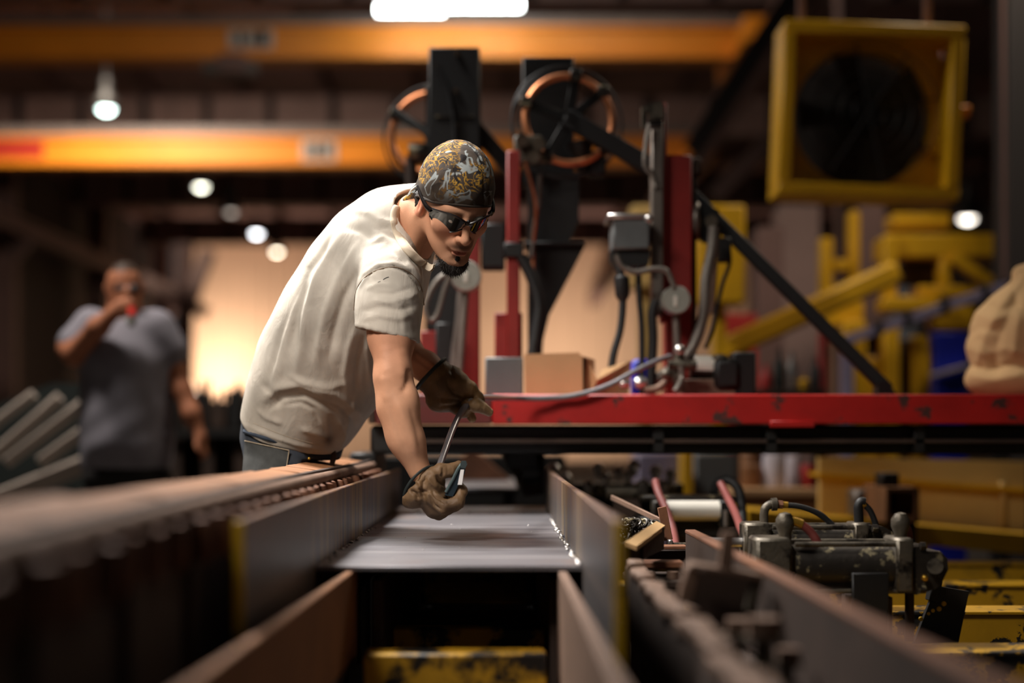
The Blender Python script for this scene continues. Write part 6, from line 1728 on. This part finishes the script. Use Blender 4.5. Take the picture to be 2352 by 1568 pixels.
v, f = nets(lglove, (a_[0], 3.15, a_[2]), (b_[0], 3.40, b_[2]), .0026)
v = smooth(v, f, 1, .4)
cr = [([(1005, 915), (1040, 918), (1065, 922)], -3.5, 4), ([(1010, 935), (1040, 932), (1068, 928)], -3.5, 4), ([(1028, 868), (1030, 888), (1042, 905), (1070, 915)], -4, 4.5), ([(1036, 848), (1040, 862), (1050, 868)], -3, 4), ([(1008, 925), (1040, 926)], 3, 4), ([(1000, 880), (1020, 860), (1036, 848)], -2.5, 5)]
v = crumple(v, f, cr)
x, y = to_px(v)
c = np.tile(np.array(srgb(108, 80, 46)), (len(v), 1))
c = blend(c, srgb(150, 120, 86), sst(x, 1066, 1085) * sst(y, 920, 930))
c = blend(c, srgb(62, 42, 22), .55 * (.5 + .5 * np.sin(v[:, 0] * 100 + 2 * np.sin(v[:, 2] * 80))) * sst(x, 1066, 1050))
gl_ = npart(wk, 'glove', v, f, M['leather'], 'darker brown leather glove guiding the cable', c)
cuff_ring(gl_, ring_pts(LW(990, 858), (-.72, 0, .69), U(46, YLH), U(42, YLH), (.69, 0, .72)), U(5, YLH))

# ---- jeans and boots
hipL = A3
def jeans(p):
    d = trunk(p, -.005, -28, False)
    s = ((p - nA) @ nd) / KS
    d = smax(d, (s - 50) * KS, .004)
    hx = P(668, 1060, 3.42); hx = np.array((-.490, 3.42, .925), np.float32)
    d = smin(d, s_ell(p, hx, (.099, .150, .12)), .03)
    for s_ in (-1, 1):
        d = smin(d, s_chain(p, [hx + np.array((-.02, s_ * .085, -.04), np.float32), np.array((-.61, 3.43 + s_ * .10, .50), np.float32), np.array((-.66, 3.46 + s_ * .11, .12), np.float32)], [.098, .075, .068], .05), .04)
    d = smax(d, np.minimum(p[:, 0] + .458, .942 - p[:, 2]), .004)
    return d
v, f = nets(jeans, (-.80, 3.15, .06), (-.34, 3.72, 1.06), .0065)
v = smooth(v, f, 2, .5)
v = crumple(v, f, [([(566, 1000), (620, 1025), (680, 1045)], -3, 5), ([(700, 1040), (720, 1060), (745, 1062)], -5, 7), ([(640, 1060), (690, 1070), (730, 1066)], 4, 8)], .0008)
jn = npart(wk, 'jeans', v, f, M['denim'], 'dark worn denim jeans')
def surf_patch(poly, Y0, name, m, thick=.004, lab=None):
    pass
# back pocket, rivet, stitches, key clip follow the trunk's near side
def side_pt(px, py, push=.004):
    """point on the near surface of the jeans at that pixel"""
    lo_, hi_ = 3.0, 3.6
    ys = np.linspace(lo_, hi_, 240); pts = np.array([P(px, py, yy) for yy in ys], np.float32)
    dd = jeans(pts); k = np.argmax(dd < 0) if (dd < 0).any() else 120
    return P(px, py, ys[k] - push)
vs = []; fs = []; nu, nv = 12, 8
tl, tr, bl, br_ = (562, 1011), (664, 1034), (556, 1085), (657, 1090)
for i in range(nu + 1):
    for j in range(nv + 1):
        a, b = i / nu, j / nv
        px = lerp(lerp(tl[0], tr[0], a), lerp(bl[0], br_[0], a), b); py = lerp(lerp(tl[1], tr[1], a), lerp(bl[1], br_[1], a), b)
        vs.append(side_pt(px, py, .005))
for i in range(nu):
    for j in range(nv): k = i * (nv + 1) + j; fs.append((k, k + 1, k + nv + 2, k + nv + 1))
n1 = len(vs); vs += [p_ + Vector((0, .006, 0)) for p_ in vs[:n1]]; fs += [tuple(k + n1 for k in reversed(q_)) for q_ in fs]
pk = part(jn, 'back_pocket', G().add(vs, fs), mat('pocket_denim', srgb(58, 58, 56), .9, var=.35, scale=25, bump=.1, bscale=500), angle=60)
part(pk, 'pocket_stitching', G().tube([side_pt(lerp(562, 664, k / 8), lerp(1012, 1034, k / 8), .0065) for k in range(9)], .0013, 6, 2), M['stitch'])
part(pk, 'pocket_stitching', G().tube([side_pt(lerp(664, 657, k / 6), lerp(1034, 1080, k / 6), .0065) for k in range(7)], .0011, 6, 2), M['stitch'])
part(jn, 'waistband', G().tube([side_pt(lerp(562, 700, k / 8), lerp(990, 1034, k / 8), .003) for k in range(9)], .006, 8, 2), mat('band_denim', srgb(44, 52, 64), .9, var=.3, scale=30))
part(jn, 'rivet', G().sphere(side_pt(710, 1053), .0035), M['brass'])
kc = side_pt(762, 1050, .012)
ky = part(jn, 'key_clip', G().tube([kc + Vector((0, 0, .02)), kc + Vector((.006, -.006, .004)), kc + Vector((.002, -.008, -.014)), kc + Vector((.006, -.006, -.02))], [.005, .007, .006, .004], 8), M['rust_dark'])
part(ky, 'key', G().tube([kc + Vector((.004, -.008, -.002)), kc + Vector((.014, -.01, -.004)), kc + Vector((.02, -.01, .0))], .0022, 6), M['rust_dark'])
part(ky, 'key_ring', G().ring(kc + Vector((.002, -.006, .012)), (.3, 1, .2), .007, .0014, 16, 6), M['grimy_metal'])
for s_ in (-1, 1):
    bx, by = -.655, 3.46 + s_ * .11
    def boot(p, bx=bx, by=by):
        d = s_cone(p, (bx, by, .17), (bx, by, .06), .062, .058)
        d = smin(d, s_ell(p, (bx + .06, by, .05), (.105, .052, .052)), .03)
        return smax(d, -(p[:, 2] - .002), .004)
    v, f = nets(boot, (bx - .1, by - .09, -.01), (bx + .22, by + .09, .26), .009)
    npart(wk, 'boot', v, f, M['black_rubber'])

# ------------------------------------------------------------------ torch and cable in the worker's hands
M['cable_grey'] = mat('cable_grey', srgb(150, 146, 150), .3, .5, var=.12, scale=30)
to = thing('cutting_torch', 'small dark torch handle gripped in the lower glove', 'torch', P(1030, 1135, YR - .02))
TH = .016
part(to, 'handle', G().ppx([(1021, 1137), (1036, 1108), (1050, 1076), (1058, 1064), (1070, 1063), (1068, 1086), (1054, 1112), (1040, 1140)], YR - .028, TH), mat('torch_body', srgb(34, 46, 54), .35, .2, var=.2, scale=30))
part(to, 'handle_edge', G().tube([P(1024, 1130, YR - .029), P(1038, 1104, YR - .03), P(1052, 1076, YR - .03), P(1060, 1065, YR - .03)], U(3.5, YR), 8), mat('torch_edge', srgb(96, 112, 112), .35, .5, var=.1))
part(to, 'cap', G().ppx([(1057, 1066), (1060, 1058), (1070, 1058), (1073, 1066), (1068, 1076), (1058, 1074)], YR - .034, .026), mat('torch_cap', srgb(74, 84, 86), .4, .5, var=.1))
lm = part(to, 'polished_strip', G().prism([P(1058, 1078, YR - .0335), P(1066, 1078, YR - .0335), P(1061, 1113, YR - .0335), P(1051, 1113, YR - .0335)], (0, .005, 0)), mat('polished_strip', srgb(250, 246, 244), .2, .1, var=.02), 'bright polished metal strip')
cbl = thing('torch_cable', 'grey sheathed cable from the torch through the raised glove to the valve', 'cable', P(1010, 1075, YR))
part(cbl, 'cable_lower', G().tube([P(1004, 1088, YR + .01), P(1010, 1068, YR + .03), P(1024, 1028, 3.06), P(1042, 980, 3.16), P(1060, 945, 3.225), P(1078, 924, 3.245), P(1090, 916, 3.26)], U(7.5, 3.12), 14, 8), M['cable_grey'])
part(cbl, 'cable_upper', G().tube([P(1090, 916, 3.26), P(1104, 913, 3.32), P(1130, 913, 3.55), P(1180, 914, 3.9), P(1260, 914, 3.97), P(1330, 906, 3.975), P(1400, 884, 3.98), P(1460, 852, 4.0), P(1510, 828, 4.04), P(1540, 818, 4.08)], [U(7, 3.2)] * 2 + [U(6.5, 3.8)] * 8, 12, 6), M['cable_grey'])

# ------------------------------------------------------------------ the man in grey behind
YG = 6.35
mn = thing('person', 'man in a grey T-shirt drinking from a bottle, standing beside the bar rack', 'person', P(285, VY + H * F / YG, YG))
def MW(x, y, dy=0.0): return W(x, y, YG + dy)
def rm(n): return U(n, YG)
def mbody(p):
    d = s_ell(p, MW(286, 655), (rm(41), rm(46), rm(54)))
    d = smin(d, s_ell(p, MW(290, 690, -.03), (rm(31), rm(34), rm(34))), .03)
    d = smin(d, s_ell(p, MW(294, 672, -.09), (rm(7), rm(9), rm(13))), .01)
    for s_ in (-1, 1): d = smin(d, s_ell(p, MW(286 + s_ * 41, 662, .01), (rm(6), rm(10), rm(14))), .005)
    d = smin(d, s_cone(p, MW(284, 690, .01), MW(284, 745, .02), rm(30), rm(36)), .04)
    d = smin(d, s_ell(p, MW(285, 850), (rm(92), rm(58), rm(150))), .05)
    d = smin(d, s_chain(p, [MW(192, 760), MW(163, 800, -.06), MW(172, 812, -.10), MW(225, 752, -.20), MW(262, 718, -.22)], [rm(36), rm(28), rm(26), rm(22), rm(16)], .03), .03)
    d = smin(d, s_chain(p, [MW(372, 765), MW(400, 850, .02), MW(418, 895), MW(440, 950, -.03), MW(458, 995, -.04)], [rm(34), rm(26), rm(23), rm(20), rm(14)], .03), .03)
    # hands: palm and fingers
    d = smin(d, s_ell(p, MW(276, 706, -.22), (rm(19), rm(14), rm(19))), .015)
    for k in range(4):
        d = smin(d, s_chain(p, [MW(280, 696 + 7 * k, -.235), MW(300, 693 + 7 * k, -.25), MW(310, 699 + 7 * k, -.225)], [rm(6), rm(6), rm(5)], .006), .006)
    d = smin(d, s_chain(p, [MW(270, 700, -.21), MW(286, 688, -.20), MW(300, 686, -.20)], [rm(7), rm(6), rm(5)], .006), .008)
    d = smin(d, s_ell(p, MW(461, 1008, -.04), (rm(15), rm(18), rm(21))), .015)
    for k in range(4):
        d = smin(d, s_chain(p, [MW(462 + 2 * k, 1018, -.06 + .012 * k), MW(468 + 2 * k, 1040, -.06 + .012 * k), MW(462 + 2 * k, 1052, -.07 + .012 * k)], [rm(6), rm(5.5), rm(4.5)], .006), .006)
    d = smin(d, s_chain(p, [MW(456, 1004, -.06), MW(452, 1022, -.08), MW(456, 1036, -.09)], [rm(7), rm(6), rm(5)], .006), .008)
    return d
a_, b_ = MW(110, 1075), MW(500, 590)
v, f = nets(mbody, (a_[0], YG - .40, a_[2]), (b_[0], YG + .22, b_[2]), .0085)
c = np.tile(np.array(srgb(168, 108, 78)), (len(v), 1)); x, y = to_px(v)
hair = (y < 640) & ((v[:, 1] > YG - .02) | (y < 622)); c[hair] = srgb(58, 42, 32)
npart(mn, 'body', v, f, M['skin'], 'bare arms and head with short brown hair', c)
def mshirt(p):
    d = s_ell(p, MW(286, 800, .0), (rm(106), rm(68), rm(90)))
    d = smin(d, s_cone(p, MW(290, 850), MW(292, 1010), rm(96), rm(100)), .05)
    q = p.copy(); q[:, 1] = (q[:, 1] - YG) * 1.45 + YG
    d = smin(d, s_cone(q, MW(290, 860), MW(292, 1060), rm(98), rm(103)), .05)
    for c0, c1, cc in (((212, 752), (176, 790, -.04), -1), ((360, 752), (388, 808, .01), 1)):
        d = smin(d, s_cone(p, MW(*c0), MW(*c1), rm(45), rm(43)), .04)
    d = smax(d, -(p[:, 2] - (MW(290, 1078)[2] + .01 * np.sin(p[:, 0] * 22))), .005)
    d = smax(d, -s_cone(p, MW(284, 650), MW(284, 738), rm(42), rm(42)), .01)
    return d + .004 * np.sin(p[:, 0] * 26 + 3 * np.sin(p[:, 2] * 9)) * np.sin(p[:, 2] * 17)
a_, b_ = MW(100, 1100), MW(470, 680)
v, f = nets(mshirt, (a_[0], YG - .32, a_[2]), (b_[0], YG + .32, b_[2]), .0105)
npart(mn, 't_shirt', v, f, mat('grey_cotton', srgb(128, 124, 132), .9, var=.15, scale=6), 'plain grey T-shirt')
def mtrous(p):
    hx = MW(292, 1085)
    d = s_ell(p, hx, (rm(98), rm(78), rm(62)))
    for s_ in (-1, 1):
        d = smin(d, s_chain(p, [hx + np.array((s_ * .085, 0, -.03), np.float32), np.array((hx[0] + s_ * .11, YG, .45), np.float32), np.array((hx[0] + s_ * .12, YG + .02, .09), np.float32)], [.10, .078, .07], .05), .04)
    return smax(d, p[:, 2] - MW(290, 1045)[2], .01)
hx = MW(292, 1085)
v, f = nets(mtrous, (hx[0] - .28, YG - .22, .02), (hx[0] + .28, YG + .22, hx[2] + .13), .014)
npart(mn, 'trousers', v, f, mat('dark_trousers', srgb(30, 27, 26), .9, var=.2), 'dark work trousers')
for s_ in (-1, 1):
    bx, by = hx[0] + s_ * .12, YG + .02
    g = G(); vv_, ff_ = nets(lambda p: smax(smin(s_cone(p, (bx, by, .13), (bx, by, .06), .06, .056), s_ell(p, (bx, by - .07, .045), (.05, .12, .05)), .03), -(p[:, 2] - .002), .004), (bx - .09, by - .22, -.01), (bx + .09, by + .1, .22), .012)
    npart(mn, 'boot', vv_, ff_, M['black_rubber'])
gl2 = part(mn, 'sunglasses', G().bar(P(262, 660, YG - .082), P(322, 660, YG - .082), .02, .004), M['goggle_frame'])
for px in (276, 307):
    part(gl2, 'lens', G().sphere(P(px, 664, YG - .085), rm(15), 1, .3, .72), M['ink'])
part(gl2, 'temple', G().tube([P(258, 660, YG - .075), P(246, 658, YG), P(244, 662, YG + .03)], .004, 6), M['goggle_frame'])
bt = thing('drink_bottle', 'small bottle with a bright red cap at the drinking man\'s mouth', 'bottle', P(300, 742, YG - .24))
part(bt, 'bottle_body', G().lathe(P(302, 745, YG - .26), P(300, 700, YG - .19) - P(302, 745, YG - .26), [(rm(8), 0), (rm(10), .1), (rm(10), .6), (rm(5), .85), (rm(5), 1)], 14), M['gauge_grey'])
part(bt, 'bottle_band', G().lathe(P(303, 724, YG - .272), P(303, 708, YG - .262) - P(303, 724, YG - .272), [(rm(8.5), 0), (rm(8.5), 1)], 14), mat('band_red', srgb(238, 60, 52), .4, var=.05), 'bright red band')

# ------------------------------------------------------------------ tan canvas bag on the table
YBg = 4.38
def bag(p):
    B = lambda x, y, dy=0.0: W(x, y, YBg + dy)
    r = lambda n: U(n, YBg)
    d = s_ell(p, B(2372, 790), (r(148), r(105), r(140)))
    d = smin(d, s_cone(p, B(2385, 740), B(2392, 650), r(110), r(55)), .06)
    d = smin(d, s_ell(p, B(2365, 872), (r(146), r(110), r(60))), .03)
    d = smin(d, s_cone(p, B(2356, 660), B(2342, 628), r(30), r(16)), .03)
    d = smax(d, -(p[:, 2] - (ZTB + .001)), .006)
    x, y = to_px(p); n = 0
    for pts, amp, wd in [([(2352, 635), (2300, 700), (2262, 770), (2240, 840)], 9, 16), ([(2345, 665), (2318, 720), (2290, 790), (2285, 850)], -9, 14), ([(2352, 690), (2335, 750), (2330, 810)], 8, 13), ([(2222, 770), (2250, 752), (2290, 760)], -7, 9),
                         ([(2225, 800), (2262, 815), (2310, 800), (2352, 812)], 7, 13), ([(2228, 838), (2270, 850), (2320, 838), (2360, 846)], -12, 8), ([(2232, 862), (2280, 872), (2340, 862)], 7, 10), ([(2245, 720), (2280, 735), (2310, 725)], 7, 10), ([(2270, 700), (2300, 712), (2335, 700)], -6, 9),
                         ([(2320, 640), (2335, 690), (2352, 720)], -7, 9), ([(2250, 780), (2275, 800), (2280, 835)], -6, 10)]:
        q, t = pdist(x, y, pts); n = n + .85 * amp * .001 * np.exp(-(q / (wd * .85)) ** 1.2)
    return d - n
a_, b_ = W(2190, 915, YBg), W(2540, 600, YBg)
v, f = nets(bag, (a_[0], YBg - .24, a_[2]), (b_[0], YBg + .24, b_[2]), .007)
me = bpy.data.meshes.new('canvas_bag'); o_ = np.array(((v[:, 0].min() + v[:, 0].max()) / 2, YBg, v[:, 2].min()))
me.from_pydata((v - o_).tolist(), [], f.tolist()); me.shade_smooth(); me.materials.append(M['canvas_tan'])
o = bpy.data.objects.new('canvas_bag', me); COL.objects.link(o); o.location = o_
tag(o, 'large creased tan canvas bag standing on the red table', 'bag')
